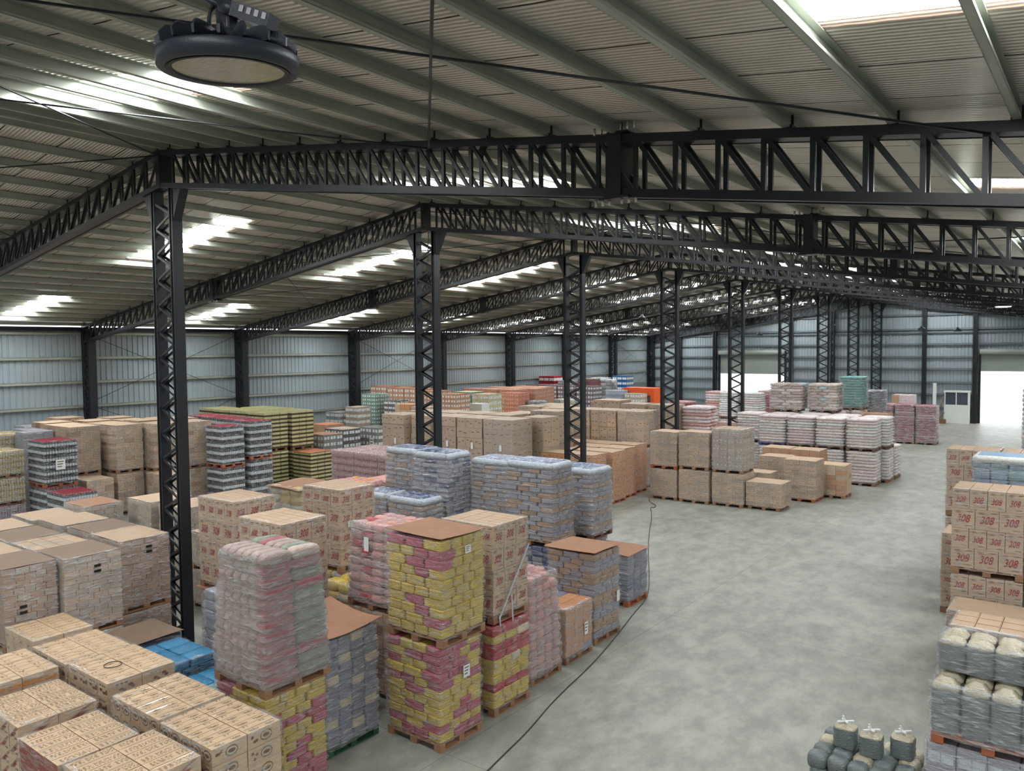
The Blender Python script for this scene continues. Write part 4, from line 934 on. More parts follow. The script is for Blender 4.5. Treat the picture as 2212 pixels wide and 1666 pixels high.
load('case_load', 'case stack', 'dark green-grey case stack right of the green tower', (-32.6, 31.6), 1.0, 1.0, 0, 3.45, mats=('crate_dark', 'paper'), nl=12, **DK)
load(CT, 'carton stack', 'plain tan cartons right of the green tower', (-31.3, 31.4), 1.2, 1.0, 0, 3.3, 'box', ('card_orange', 'card'), nl=10, A=(3, 3), film=0)
load(CT, 'carton stack', 'greyish wrapped stack just left of the second column', (-29.9, 31.3), 1.2, 1.1, 0, 3.2, 'box', ('card_grey',), nl=8, A=(3, 3), film=1)
for q, (x, w) in enumerate(((-35.3, 1.4), (-33.8, 1.4), (-32.4, 1.35), (-31.0, 1.35), (-29.6, 1.3))):
    load('case_load', 'case stack', 'orange-brown carton stack high against the left wall, %s from the left' % ORD[q], (x, 33.4), w, 1.2, 0, (4.12, 4.05, 4.05, 3.95, 3.8)[q], mats=('card_orange', 'paper'), nl=14, lid=('sheet_orange', .004, 0), group='orange-brown stacks by the left wall', **DK)
# pink drinks row
PKM = dict(kind='bottle', mats=('pinkdrink', 'rose', 'cap_white'), A=(4, 3), film=1, group='pink drink bottle stacks')
for q, (x, y) in enumerate(((-24.3, 21.1), (-22.93, 21.1), (-21.56, 21.1), (-20.2, 21.1), (-24.3, 22.3), (-22.93, 22.3), (-21.56, 22.3))):
    load(BT, 'bottle stack', 'film-wrapped pink drink bottles, %s of the %s row' % (ORD[q % 4], ('front', 'rear')[q//4]), (x, y), 1.33, 1.1, 0, 2.3, nl=8, **PKM)
# ------------------------------------------------------------------ big tan cartons behind the second column
TCM = dict(kind='boxm', mats=('card_grey',), A=(2, 2), B=(3, 2), group='big tan cartons behind the second column')
tc = [(-24.9, 24.6, 1.4), (-23.6, 24.9, 1.15), (-22.3, 25.1, 1.25), (-20.82, 25.1, 1.4), (-19.25, 25.1, 1.5)]
for q, (x, y, w) in enumerate(tc):
    load(CT, 'carton stack', 'big plain tan carton stack, front row, %s from the left' % ORD[q], (x, y), w, 1.4, 0, 3.5, nl=8, film=(1 if q == 4 else 0), notes=(('-y', .1, 2.2, .12, .26),) if q != 1 else (), **TCM)
for q, (x, y) in enumerate(((-25.0, 26.3), (-23.55, 26.52), (-22.1, 26.7), (-20.6, 26.7))):
    load(CT, 'carton stack', 'big plain tan carton stack, second row, %s from the left' % ORD[q], (x, y), 1.4, 1.3, 0, 3.52, nl=8, film=0, **TCM)
load(CT, 'carton stack', 'big tan carton stack with a shaded gap on its left', (-18.83, 26.7), 1.1, 1.2, 0, 3.5, nl=8, film=0, **TCM)
load(CT, 'carton stack', 'big tan carton stack rising highest behind the gap', (-19.3, 28.5), 1.5, 1.25, 0, 3.62, nl=8, film=1, **TCM)
load(CT, 'carton stack', 'big tan carton stack low behind the tallest tan one', (-20.9, 28.5), 1.4, 1.25, 0, 3.45, nl=8, film=0, **TCM)
# brown wrapped cartons around the third column
TM = dict(kind='boxm', mats=('card_orange',), A=(3, 2), B=(2, 3), group='orange-brown cartons around the third column')
for q, (x, y, d) in enumerate(((-16.3, 26.5, 1.05), (-16.12, 27.78, 1.05), (-16.28, 28.95, 1.1), (-16.45, 30.25, 1.1))):
    load(CT, 'carton stack', 'orange-brown wrapped carton stack facing the aisle, %s behind the third column' % ORD[q], (x, y), 1.2, d, 0, 2.12, nl=6, film=1, lid=('card', .004, 0), pal='wood_orange', **TM)
for q, (x, y) in enumerate(((-17.6, 26.5), (-17.4, 27.78), (-17.58, 28.98), (-17.75, 30.2), (-18.97, 30.15))):
    load(CT, 'carton stack', 'orange-brown wrapped carton stack in the inner row, %s from the front' % ORD[q], (x, y), 1.2, 1.08, 0, 2.1, nl=6, film=0, lid=('card', .004, 0), **TM)
TDM = dict(kind='boxm', mats=('card', 'card_grey'), weights=(1, 4), A=(3, 3), group='large tan cartons right of the third column')
for q, (x, y, d) in enumerate(((-16.7, 31.5, 1.5), (-18.12, 31.45, 1.3), (-19.5, 31.4, 1.3), (-20.9, 31.4, 1.3))):
    load(CT, 'carton stack', 'upper large tan carton stack, %s leftward from the aisle' % ORD[q], (x, y), 1.34, d, 1.85, 3.5, nl=4, film=(1 if q == 0 else 0), **TDM)
    load(CT, 'carton stack', 'lower large tan carton stack, %s leftward from the aisle' % ORD[q], (x, y), 1.34, d, 0, 1.83, nl=4, film=(2 if q == 0 else 0), **TDM)
for q, (x, y, z, w) in enumerate(((-20.6, 36.2, 3.6, 1.6), (-18.85, 35.6, 3.5, 1.35), (-17.25, 35.7, 3.5, 1.4), (-22.5, 34.0, 3.35, 1.4), (-24.1, 33.8, 3.3, 1.4), (-22.0, 37.8, 3.4, 1.4), (-24.0, 35.35, 3.3, 1.3))):
    load(CT, 'carton stack', 'pale tan carton stack in the middle distance, %s of seven' % ORD[q], (x, y), w, 1.3, 0, z, 'boxm', ('card_grey',), nl=8, A=(3, 3), film=0, group='pale tan cartons in the middle distance')
# far left background
load('case_load', 'case stack', 'green-sided case stack right of the second column', (-31.2, 36.6), 1.45, 1.25, 0, 3.72, mats=('crate_green', 'paper'), nl=12, lid=('can_side', .004, 0), **DK)
load('case_load', 'case stack', 'greenish tan case stack beside the green-sided one', (-29.75, 36.5), 1.3, 1.3, 0, 3.62, mats=('can_side', 'paper'), nl=10, lid=('card', .004, 0), **DK)
load(CT, 'carton stack', 'greyish carton stack before the green-sided cases', (-30.7, 35.0), 1.3, 1.0, 0, 3.15, 'box', ('card_grey',), nl=8, A=(3, 3), film=1)
b = MB(); b.box(-.48, .48, -.35, .35, 0, .9); b.box(-.5, .5, -.37, .37, .9, .96); b.box(-.4, -.1, -.37, -.35, .15, .75)
load(CT, 'carton stack', 'carton stack carrying the white appliance', (-29.15, 35.1), 1.1, .9, 0, 2.2, 'box', ('card_grey',), nl=6, A=(3, 3), film=0)
tag(obj('chest_freezer', b.mesh('chest_freezer', ['pvc']), None, (-29.7, 35.55, 2.205)), 'white box-shaped appliance on a carton stack right of the second column', 'appliance')
OM = dict(kind='crate', film=1, A=(4, 3), group='orange drink case stacks')
load('case_load', 'case stack', 'bright orange case stack nearest in the orange group', (-31.3, 41.6), 1.6, 1.2, 0, 3.4, mats=('crate_orange', 'crate_pale'), nl=12, **OM)
for q, (x, y) in enumerate(((-32.6, 45.3), (-34.2, 45.3), (-35.8, 45.4), (-33.2, 47.2), (-34.8, 47.3), (-32.9, 43.4), (-34.5, 43.2), (-36.1, 43.1))):
    load('case_load', 'case stack', 'pale orange case stack behind the bright one, %s of eight' % ORD[q], (x, y), 1.5, 1.3, 0, 3.5, mats=('crate_pale', 'crate_orange'), nl=12, lid=('crate_pale', .004, 0), **OM)
for q, (x, y) in enumerate(((-32.8, 50.6), (-34.4, 50.6), (-31.2, 50.8), (-36.0, 50.8))):
    load('case_load', 'case stack', 'plum-coloured case stack far back, %s of four' % ORD[q], (x, y), 1.5, 1.3, 0, 3.45, 'crate', ('crate_plum', 'paper'), nl=10, A=(3, 3), film=1, group='plum case stacks')
load('case_load', 'case stack', 'high bright red case stack near the left wall', (-36.3, 53.0), 1.5, 1.3, 0, 4.05, 'crate', ('crate_red', 'paper'), nl=8, A=(3, 3), film=0)
load('case_load', 'case stack', 'pale silver-wrapped stack right of the red cases', (-34.7, 53.3), 1.4, 1.2, 0, 3.7, 'crate', ('greypack', 'white'), nl=10, A=(3, 3), film=1)
load('case_load', 'case stack', 'dark red case stack behind the third column', (-33.2, 54.0), 1.4, 1.2, 0, 3.85, 'crate', ('crate_red', 'crate_plum'), nl=10, A=(3, 3), film=1, lid=('card_dark', .004, 0))
load('case_load', 'case stack', 'grey silver layered stack right of the third column, front', (-32.3, 55.2), 1.4, 1.2, 0, 3.75, 'pillow', ('slate', 'white', 'greypack'), nl=14, A=(3, 3), film=2)
load('case_load', 'case stack', 'grey silver layered stack right of the third column, rear', (-33.9, 57.0), 1.4, 1.2, 0, 3.82, 'pillow', ('white', 'greypack'), nl=14, A=(3, 3), film=2)
load('case_load', 'case stack', 'bright blue bottle crates near the far left corner', (-32.6, 58.5), 1.4, 1.2, 0, 3.95, 'crate', ('crate_blue', 'paper'), nl=9, A=(3, 3), film=0)
load('case_load', 'case stack', 'grey-green wrapped stack low beside the orange cases', (-30.1, 42.3), 1.15, .95, 0, 2.85, 'pillow', ('aqua', 'slate'), nl=9, A=(3, 3), film=1)
load('case_load', 'case stack', 'olive film-wrapped stack left of the third column, distant', (-28.3, 43.5), 1.6, 1.2, 0, 2.95, 'pillow', ('straw', 'sage'), nl=9, A=(3, 3), film=1)
load('case_load', 'case stack', 'bluish bottle stack under the orange cover', (-28.8, 50.8), 1.3, 1.1, 0, 3.2, 'bottle', ('bluewhite', 'lab_white', 'cap_white'), nl=8, A=(3, 3), film=2)
load('case_load', 'case stack', 'pale tan bottle stack beside the orange cover', (-27.2, 50.8), 1.3, 1.1, 0, 3.0, 'crate', ('straw', 'paper'), nl=8, A=(3, 3), film=1)
t = empty('covered_stack', (-27.9, 52.6, 0), 'stack under a bright orange cover with a hanging side flap', 'covered stack')
b = MB(); b.box(-1.3, 1.15, -.6, .6, 0, 3.3); obj('case_block', b.mesh('case_block', ['crate_plum']), t)
b = MB(); b.box(-1.35, 1.2, -.66, .66, 3.3, 3.36); b.box(-1.35, 1.2, -.68, -.64, 2.8, 3.34); b.box(.95, 1.25, -.7, .66, .8, 3.34); obj('orange_cover', b.mesh('orange_cover', ['tarp']), t)
# ------------------------------------------------------------------ right block: cartons, white bags
G = dict(kind='boxm', mats=('card', 'card_grey'), weights=(3, 2), A=(4, 3), B=(3, 4), film=1, group='tan carton block at the aisle')
load(CT, 'carton stack', 'upper tan carton stack at the left end of the aisle block', (-14.32, 29.9), 1.22, 1.1, 1.3, 2.84, nl=9, lid=('card', .004, 0), pal='wood_orange', **G)
load(CT, 'carton stack', 'lower tan carton stack at the left end of the aisle block', (-14.32, 29.9), 1.22, 1.1, 0, 1.28, nl=7, **G)
load(CT, 'carton stack', 'upper tan carton stack, second in the aisle block', (-12.9, 29.85), 1.3, 1.1, 1.38, 2.9, nl=9, lid=('card', .004, 0), **G)
load(CT, 'carton stack', 'lower tan carton stack, second in the aisle block', (-12.9, 29.85), 1.3, 1.1, 0, 1.36, nl=7, **G)
load(CT, 'carton stack', 'upper grey film-wrapped stack with rows of white dots', (-11.5, 29.95), 1.3, 1.22, 1.36, 3.12, kind='dots', mats=('card_grey', 'paper'), A=(4, 3), nl=5, film=2, group='tan carton block at the aisle')
load(CT, 'carton stack', 'lower tan stack under the grey film-wrapped one', (-11.5, 29.95), 1.3, 1.22, 0, 1.34, nl=7, **G)
load(CT, 'carton stack', 'single low wrapped tan stack with a dark slot on its lid', (-10.02, 30.1), 1.42, 1.15, 0, 1.06, nl=6, lid=('card', .004, 0), **G)
load(CT, 'carton stack', 'three-banded tan stack on an orange pallet by the aisle', (-9.5, 32.6), 1.28, 1.2, 0, 1.7, nl=9, lid=('card', .004, 0), pal='wood_orange', **G)
load(CT, 'carton stack', 'smooth light tan stack with one corner to the aisle', (-8.75, 34.1), 1.1, 1.1, 0, 1.38, 'box', ('card_light', 'card_orange'), nl=6, A=(3, 3), film=1, lid=('card_light', .004, 0), weights=(3, 1))
load(CT, 'carton stack', 'orange-tan low stack behind the banded one, right', (-10.15, 35.4), 1.28, 1.2, 0, 1.76, 'box', ('card_orange',), nl=6, A=(3, 2), film=1, lid=('card', .004, 0))
load(CT, 'carton stack', 'orange-tan low stack behind the banded one, left', (-11.48, 35.5), 1.25, 1.15, 0, 1.76, 'box', ('card_orange',), nl=6, A=(3, 2), film=1, lid=('card', .004, 0))
load(CT, 'carton stack', 'brownish low stack behind the grey film-wrapped stack', (-10.95, 33.6), 1.25, 1.1, 0, 1.62, nl=7, lid=('card', .004, 0), **G)
load(CT, 'carton stack', 'small dark-sided stack with twisted film, behind the slotted lid', (-11.05, 31.75), 1.1, .9, 0, 1.18, nl=5, lid=('card', .004, 0), **G)
WM = dict(kind='pillow', mats=('flour', 'flourpink', 'white'), weights=(3, 2, 1), A=(1, 2), B=(1, 3), film=1, group='white bag stacks')
for q, (x, y, d) in enumerate(((-8.4, 37.85, 1.2), (-9.78, 37.85, 1.2), (-11.12, 37.85, 1.2), (-12.46, 37.8, 1.2), (-13.9, 38.6, 1.2), (-8.13, 39.2, 1.15))):
    nm = ('nearest corner', 'second leftward', 'third leftward', 'fourth leftward, on a blue pallet', 'last leftward, leaning', 'behind the corner one')[q]
    load(BG, 'bag stack', 'upper white-pink bag stack, '+nm, (x, y), 1.3, d, 1.58, 3.05, nl=10, pal='wood_blue' if q == 3 else 'wood_dark', shrink=.03, **WM)
    load(BG, 'bag stack', 'lower white-pink bag stack, '+nm, (x, y), 1.3, d, 0, 1.56, nl=10, shrink=.02, **WM)
load(BG, 'bag stack', 'short white bag stack farthest along the aisle side', (-8.1, 40.55), 1.25, 1.1, 0, 1.6, nl=10, **WM)
for q, (x, y) in enumerate(((-9.6, 39.3), (-11.0, 39.4), (-12.45, 39.5))):
    load(BG, 'bag stack', 'pale bag stack of the second row under the brown sacks, %s from the right' % ORD[q], (x, y), 1.3, 1.2, 0, 3.05, nl=20, **WM)
BM = dict(kind='pillow', mats=('brownsack', 'palefawn', 'aqua'), weights=(6, 2, 1), A=(2, 3), B=(3, 2), group='brown sack stacks on top')
load(BG, 'sack stack', 'brown sack stack raised on the white bags, left', (-12.35, 39.9), 1.6, 1.2, 3.08, 4.5, nl=9, film=2, pal='wood_dark', **BM)
load(BG, 'sack stack', 'brown sack stack raised on the white bags, right', (-10.75, 40.3), 1.4, 1.2, 3.08, 4.5, nl=9, film=2, pal='wood_dark', **BM)
load(BG, 'bag stack', 'white bags under the right raised brown sacks', (-10.75, 41.0), 1.3, 1.2, 0, 3.06, nl=16, **WM)
load(BG, 'sack stack', 'glossy teal bag stack raised behind the brown sacks', (-10.35, 43.6), 1.2, 1.2, 3.0, 4.75, 'pillow', ('teal',), nl=12, A=(1, 2), film=2)
load(BG, 'sack stack', 'pale bags carrying the teal stack', (-10.35, 43.6), 1.2, 1.2, 0, 2.98, 'pillow', ('flour', 'palefawn'), nl=16, A=(2, 3), film=1)
load(BG, 'sack stack', 'upper dark violet sack stack right of the teal bags', (-10.0, 46.4), 1.25, 1.2, 2.4, 3.9, 'pillow', ('darkbag', 'lav'), nl=12, A=(2, 3), film=2, weights=(3, 1))
load(BG, 'sack stack', 'lower dark violet sack stack right of the teal bags', (-10.0, 46.4), 1.25, 1.2, 0, 2.38, 'pillow', ('darkbag', 'lav'), nl=14, A=(2, 3), film=2, weights=(3, 1))
load(CT, 'carton stack', 'flat brown sheet-topped stack right of the brown sacks', (-8.9, 42.5), 1.4, 1.2, 0, 2.9, 'box', ('card_orange', 'card'), nl=10, A=(3, 3), film=1, lid=('sheet', .004, 0))
CM = dict(kind='pillow', mats=('crimson', 'rose'), weights=(9, 1), A=(1, 2), B=(1, 3), group='crimson bag stacks', shrink=.04)
for q, (x, y, z) in enumerate(((-8.84, 55.6, 2.5), (-10.05, 55.5, 2.55), (-11.3, 55.6, 2.5), (-12.5, 55.5, 2.6))):
    load(BG, 'bag stack', 'glossy crimson bag stack by the far aisle, %s from the right' % ORD[q], (x, y), 1.16, 1.3, 0, z, nl=16, film=2, **CM)
load(CT, 'carton stack', 'brown-topped stack rising behind the crimson bags', (-10.6, 58.0), 1.3, 1.2, 0, 3.0, 'box', ('card_orange', 'flourpink'), nl=8, A=(3, 3), film=1)
# pink and white bag stacks in the centre distance
PM = dict(kind='pillow', A=(1, 2), B=(1, 3), film=1, shrink=.06)
load(BG, 'bag stack', 'salmon-pink bag stack between the fourth and fifth columns', (-15.75, 36.4), 1.5, 1.35, 0, 3.42, mats=('salmon', 'flourpink'), nl=20, **PM)
load(BG, 'bag stack', 'red bag stack left of the salmon-pink one', (-18.0, 38.9), 1.2, 1.2, 0, 3.45, mats=('red', 'pink'), nl=20, **PM)
load(BG, 'bag stack', 'white bag stack just behind the fourth column', (-18.9, 40.15), 1.2, 1.1, 0, 3.2, mats=('white', 'flour'), nl=18, **PM)
load(BG, 'bag stack', 'upper white bag stack left of the fifth column', (-18.9, 48.3), 1.3, 1.2, 1.75, 3.45, mats=('white', 'flour'), nl=11, **PM)
load(BG, 'bag stack', 'lower pink bag stack left of the fifth column', (-18.9, 48.3), 1.3, 1.2, 0, 1.73, mats=('salmon', 'flourpink'), nl=11, **PM)
load(BG, 'bag stack', 'upper white bag stack behind the fifth column', (-17.5, 48.3), 1.2, 1.2, 1.75, 3.45, mats=('white', 'flourpink'), nl=11, **PM)
load(BG, 'bag stack', 'lower white bag stack behind the fifth column', (-17.5, 48.3), 1.2, 1.2, 0, 1.73, mats=('flour',), nl=11, **PM)
load(BG, 'bag stack', 'rose-red bag stack right of the fifth column', (-17.2, 50.2), 1.2, 1.2, 0, 3.5, mats=('pink', 'salmon'), nl=20, **PM)
load(BG, 'bag stack', 'pale pink bag stack left of the white distant ones', (-20.5, 49.5), 1.2, 1.2, 0, 3.4, mats=('salmon', 'flourpink'), nl=20, **PM)
load(BG, 'bag stack', 'pale grey bag stack standing before the open doorway', (-14.9, 50.6), 1.3, 1.2, 0, 3.05, mats=('white', 'greypack'), nl=18, **PM)
load(BG, 'bag stack', 'low pale bag stack beside the one before the doorway', (-16.3, 53.5), 1.5, 1.2, 0, 2.4, mats=('white', 'greypack'), nl=14, **PM)
# ------------------------------------------------------------------ right side of the aisle
KR = dict(kind='box', mats=('card',), nl=4, A=(3, 3), B=(4, 3), level='unit', custom=('308',), film=1, left=True, group='308 cartons right of the aisle')
load(CT, 'carton stack', 'upper 308 carton stack, four layers high, left edge on the aisle', (-2.55, 18.1), 1.25, 1.05, 1.75, 3.5, **KR)
load(CT, 'carton stack', 'lower 308 carton stack under the four-layer one', (-2.55, 18.1), 1.25, 1.05, 0, 1.73, **KR)
load(CT, 'carton stack', 'upper 308 carton stack at the right picture edge', (-1.27, 18.1), 1.2, 1.05, 1.75, 3.5, **KR)
load(CT, 'carton stack', 'lower 308 carton stack at the right picture edge', (-1.27, 18.1), 1.2, 1.05, 0, 1.73, **KR)
load(CT, 'carton stack', 'single-tier 308 carton stack peeping out behind the four-layer one', (-3.18, 21.0), 1.2, 1.05, 0, 1.93, **KR)
load(CT, 'carton stack', 'upper 308 carton stack beside the blue-white bottles, farthest on the right', (-3.6, 24.4), 1.25, 1.1, 1.7, 3.55, **KR)
load(CT, 'carton stack', 'lower 308 carton stack beside the blue-white bottles', (-3.6, 24.4), 1.25, 1.1, 0, 1.68, **KR)
load(CT, 'carton stack', 'upper plain tan stack right of the farthest 308 cartons', (-2.3, 24.4), 1.25, 1.1, 0, 3.55, 'box', ('card',), nl=8, A=(3, 3), left=True, film=1)
load(BG, 'bag stack', 'blue and white roll packs in milky film above the 308 cartons', (-2.72, 22.4), 1.15, 1.05, 1.9, 3.62, 'pack', ('bluewhite', 'bluewhite', 'aqua'), nl=6, A=(3, 2), level='unit', left=True, film=2, topmat=('white', 'bluewhite'))
load(CT, 'carton stack', 'tan cartons supporting the blue and white roll packs', (-2.72, 22.4), 1.15, 1.05, 0, 1.88, 'box', ('card',), nl=5, A=(3, 3), left=True, film=1)
load(BG, 'bag stack', 'another roll pack stack at the right picture edge', (-1.45, 22.2), 1.15, 1.05, 0, 3.3, 'pack', ('straw', 'bluewhite'), nl=12, A=(3, 2), left=True, film=2)
load(CT, 'carton stack', 'tall load cut off by the right picture edge, distant', (-3.2, 42.0), 1.4, 1.2, 0, 4.4, 'pillow', ('flourpink', 'greypack'), nl=20, A=(2, 3), left=True, film=2)
RS = dict(kind='box', mats=('card_light', 'card', 'red_ink'), A=(4, 3), left=True, film=2)
load(CT, 'carton stack', 'low carton stack with red squares and wrapped edges, right of the aisle', (-2.22, 15.6), 1.5, 1.05, 0, 1.46, 'crate', ('card', 'red_ink'), nl=4, A=(4, 3), left=True, film=2, notes=(('-y', -.28, .95, .18, .12),), lid=None)
load(CT, 'carton stack', 'low wrapped stack behind the red-squared cartons', (-2.42, 16.75), 1.6, 1.0, 0, 1.36, 'box', ('card_brown', 'card'), nl=4, A=(3, 3), left=True, film=2, lid=('card', .004, 0))
load(CT, 'carton stack', 'red-squared carton stack at the right picture edge', (-.68, 15.6), 1.3, 1.05, 0, 1.46, 'crate', ('card', 'red_ink'), nl=4, A=(4, 3), left=True, film=2)
UM = dict(kind='upright', level='unit', left=True, pal='wood_orange')
load(BG, 'bag stack', 'grey upright bags with pale tied tops on an orange pallet', (-1.76, 10.95), 1.3, .95, 1.4, 2.22, mats=('slate', 'straw'), nl=1, A=(4, 3), film=2, filmtop=.76, group='grey upright bag stacks', **UM)
load(BG, 'bag stack', 'second layer of grey upright bags with pale tops, stepped back', (-1.72, 11.3), 1.25, .6, 2.23, 2.65, mats=('slate', 'straw'), nl=1, A=(4, 2), film=2, filmtop=.38, group='grey upright bag stacks', kind='upright', level='unit', left=True, pal=None)
load('case_load', 'case stack', 'wrapped cases with grey printed labels beneath the upright bags', (-1.8, 10.95), 1.35, .98, 0, 1.38, 'crate', ('lav', 'lab_white'), nl=4, A=(4, 3), left=True, film=2)
load(BG, 'bag stack', 'heap of small grey bags with white twisted ties at the bottom edge', (-3.22, 10.75), 1.3, 1.05, 0, .85, 'pillow', ('slate', 'straw'), nl=4, A=(5, 4), level='unit', weights=(5, 1), left=True, film=0, wob=.03)
for q, (x, y) in enumerate(((-2.85, 11.3), (-2.5, 11.25), (-2.15, 11.45))):
    t = empty('tied_bag', (x, y, .86), 'grey and straw bag tied with white strip on the low heap, %s from the left' % ORD[q], 'bag', 'tied bags on the low heap')
    b = MB(); unit(b, 'upright', 0, 0, 0, .3, .26, .32, 0, random.Random(q)); obj('bag_body', b.mesh('bag_body', ['slate', 'straw']), t)
    b = MB(); b.bar((-.09, -.06, .33), (.09, .07, .34), .02, .03); b.bar((-.06, .08, .33), (.05, -.09, .36), .02, .03); b.bar((0, 0, .3), (-.03, -.02, .42), .02, .02); obj('white_tie', b.mesh('white_tie', ['paper']), t)

# ------------------------------------------------------------------ booth and odds by the far door
t = empty('glazed_booth', (-9.95, 72.2, 0), 'white booth with dark windows left of the bright doorway', 'booth')
b = MB(); b.box(-.88, .88, -.4, .4, 0, 1.5); b.box(-.92, .92, -.44, .44, 2.5, 2.62)
for x in (-.85, -.05, .8): b.box(x, x+.07, -.42, -.36, 1.5, 2.5)
b.box(.82, .88, -.4, .4, 1.5, 2.5); obj('booth_body', b.mesh('booth_body', ['pvc']), t)
b = MB(); b.box(-.8, .8, -.38, -.36, 1.5, 2.5); obj('window_pane', b.mesh('window_pane', ['dark_glass']), t)
t = tag(obj('white_board', None, None, (-11.6, 72.3, 0)), 'narrow white board standing upright left of the booth', 'board')
b = MB(); b.box(-.13, .13, -.04, .04, 0, 3.2); obj('board_panel', b.mesh('board_panel', ['pvc']), t)
b = MB(); b.bar((-.5, 0, .05), (.45, 0, 1.15), .22, .05); tag(obj('leaning_plank', b.mesh('leaning_plank', ['card']), None, (-13.1, 72.2, 0)), 'pale plank leaning beside the white board at the far wall', 'plank')
b = MB(); b.tube([(0, 0, 0), (.3, 0, 1.3), (.5, 0, 2.2)], .04, 6); b.tube([(-.1, 0, .02), (.6, 0, .9)], .04, 6); b.box(-.2, .7, -.15, .15, .0, .35)
tag(obj('scrap_heap', b.mesh('scrap_heap', ['card_dark']), None, (-11.3, 71.2, 0)), 'dark clutter of poles leaning beside the booth', 'clutter')
# ------------------------------------------------------------------ cable on the floor
def chaikin(p):
    for _ in range(2):
        o = [p[0]]
        for a, c in zip(p, p[1:]): o += [tuple(a[i]*.75+c[i]*.25 for i in range(3)), tuple(a[i]*.25+c[i]*.75 for i in range(3))]
        p = o+[p[-1]]
    return p
CABLE = [(-15.46, 29.63, 0.012), (-15.06, 28.94, 0.012), (-14.58, 28.58, 0.012), (-14.38, 28.04, 0.012), (-14.62, 28.1, 0.012), (-13.78, 26.68, 0.012), (-12.66, 24.27, 0.012), (-11.45, 21.88, 0.012), (-10.31, 19.78, 0.012), (-9.33, 17.85, 0.012), (-9.07, 16.61, 0.012), (-8.72, 15.33, 0.012), (-8.25, 13.37, 0.012), (-7.99, 11.65, 0.012), (-7.66, 10.35, 0.012), (-7.53, 9.55, 0.012), (-7.42, 8.95, 0.012), (-7.33, 8.41, 0.012)]
b = MB(); b.tube(chaikin(CABLE), .011, 6); tag(obj('floor_cable', b.mesh('floor_cable', ['cable'])), 'thin black cable winding along the concrete aisle floor', 'cable')
# ------------------------------------------------------------------ high-bay lamp in the foreground
def lathe(b, prof, n=48, mi=0):
    b.rings([[(r*math.cos(2*math.pi*k/n), r*math.sin(2*math.pi*k/n), z) for k in range(n)] for r, z in prof], mi, cap=False)
lx, ly, lz = -1.875, 1.23, 7.185
t = empty('high_bay_lamp', (lx, ly, lz), 'round black high-bay lamp hanging close to the camera at top left', 'lamp')
t.rotation_euler = (math.radians(4), math.radians(3), 0)
b = MB(); lathe(b, [(.142, .003), (.172, 0), (.1721, 0), (.179, .005), (.1791, .005), (.181, .04), (.1809, .0401), (.172, .046), (.1719, .046), (.05, .052), (.0005, .053)]); obj('housing_ring', b.mesh('housing_ring', ['black_metal']), t)
b = MB(); lathe(b, [(.156, -.0006), (.1559, -.0006), (.144, -.0004), (.1439, -.0004), (.140, .006)], mi=0); obj('reflector_rim', b.mesh('reflector_rim', ['cable']), t)
b = MB(); lathe(b, [(.1415, .005), (.06, .0045), (.0005, .004)]); obj('glass_lens', b.mesh('glass_lens', ['lens']), t)
for k in range(18):
    a = 2*math.pi*k/18; b = MB()
    P = [(.055, .05), (.176, .05), (.178, .07), (.160, .088), (.12, .092), (.055, .086)]
    for s in (-.0035, .0035): b.poly([(r, s, z) for r, z in (P if s < 0 else P[::-1])])
    for (r, z), (r2, z2) in zip(P, P[1:]+P[:1]): b.poly([(r, -.0035, z), (r2, -.0035, z2), (r2, .0035, z2), (r, .0035, z)])
    if k == 0: fin = b.mesh('cooling_fin', ['black_metal'])
    o = obj('cooling_fin', fin, t, rotz=a)
b = MB(); lathe(b, [(.06, .05), (.06, .09), (.045, .1), (.0005, .1)], 24); b.box(-.03, -.02, -.012, .012, .09, .17); b.box(.02, .03, -.012, .012, .09, .17); b.box(-.03, .03, -.012, .012, .165, .172)
obj('mounting_hub', b.mesh('mounting_hub', ['black_metal']), t)
b = MB(); b.box(-.055, .055, -.028, .028, -.018, .018); b.tube([(-.055, 0, 0), (-.1, 0, .0)], .018, 12); b.tube([(-.1, 0, 0), (-.17, 0, .01)], .009, 8)
cn = obj('connector_block', b.mesh('connector', ['black_metal']), t, (.095, .02, .125)); cn.rotation_euler = (0, math.radians(20), math.radians(25))
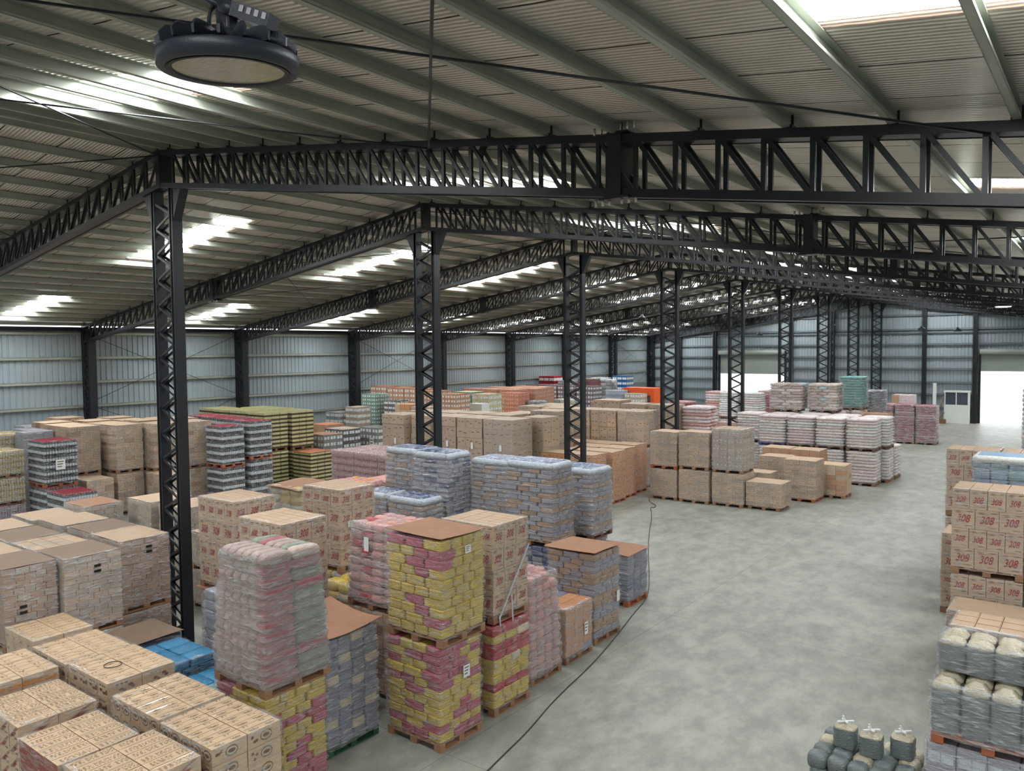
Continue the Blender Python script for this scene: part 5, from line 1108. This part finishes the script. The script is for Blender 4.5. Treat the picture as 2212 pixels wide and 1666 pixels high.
for q in range(4):
    b = MB(); b.box(-.03+.022*q, -.018+.022*q, -.03, -.0281, -.002, .014); obj('metal_clip', b.mesh('metal_clip', ['chain']), cn)
b = MB(); b.tube(chaikin([(0, 0, .17), (-.06, .01, .2), (-.07, -.01, .14), (-.04, -.02, .1)]), .006, 8); b.tube(chaikin([(-.07, 0, .17), (-.02, 0, .19), (.02, .01, .17)]), .006, 8)
obj('power_cord', b.mesh('power_cord', ['cable']), t)
b = MB()
for q in range(30):
    z = .17+.036*q; pts = [(.011*math.cos(u*math.pi/5), 0, .024*math.sin(u*math.pi/5)) for u in range(11)]
    pts = [(p[0], 0, z+p[2]) if q % 2 else (0, p[0], z+p[2]) for p in pts]
    b.tube(pts, .0028, 5, cap=False)
obj('suspension_chain', b.mesh('suspension_chain', ['chain']), t)
# small dark lamps far away
b = MB(); lathe(b, [(.0005, .28), (.07, .27), (.08, .2), (.22, .12), (.26, .02), (.24, .0), (.0005, .02)], 16)
sm = b.mesh('small_lamp', ['black_metal'])
for q, (x, y, z) in enumerate(((-21.7, 60, 7.2), (-16.3, 60, 7.8), (-11.0, 60, 7.4), (-8.4, 60, 7.25), (-23.6, 45, 8.2))):
    x = XR+(1 if x > XR else -1)*OFF[min(range(21), key=lambda i_: abs(OFF[i_]-abs(x-XR)))]
    hl = tag(obj('hanging_lamp', sm, None, (x, y, z)), 'small dark lamp hanging under the distant trusses, %s of five' % ORD[q], 'lamp', 'distant hanging lamps')
    b = MB(); b.tube([(0, 0, .27), (0, 0, zc(x)-z+.03)], .01, 5); obj('drop_rod', b.mesh('drop_rod', ['black_metal']), hl)
t = empty('lit_lamp', (-4.3, 45, 8.22), 'glowing round lamp hanging under the distant trusses at right', 'lamp')
b = MB(); lathe(b, [(.36, 0), (.36, .08), (.1, .2), (.0005, .2)], 24); b.tube([(0, 0, .2), (0, 0, zc(-4.3)-8.2)], .01, 5); obj('lamp_body', b.mesh('lamp_body', ['black_metal']), t)
b = MB(); lathe(b, [(.34, .0), (.3, -.03), (.0005, -.04)], 24); obj('lamp_lens', b.mesh('lamp_lens', ['lamp_on']), t)
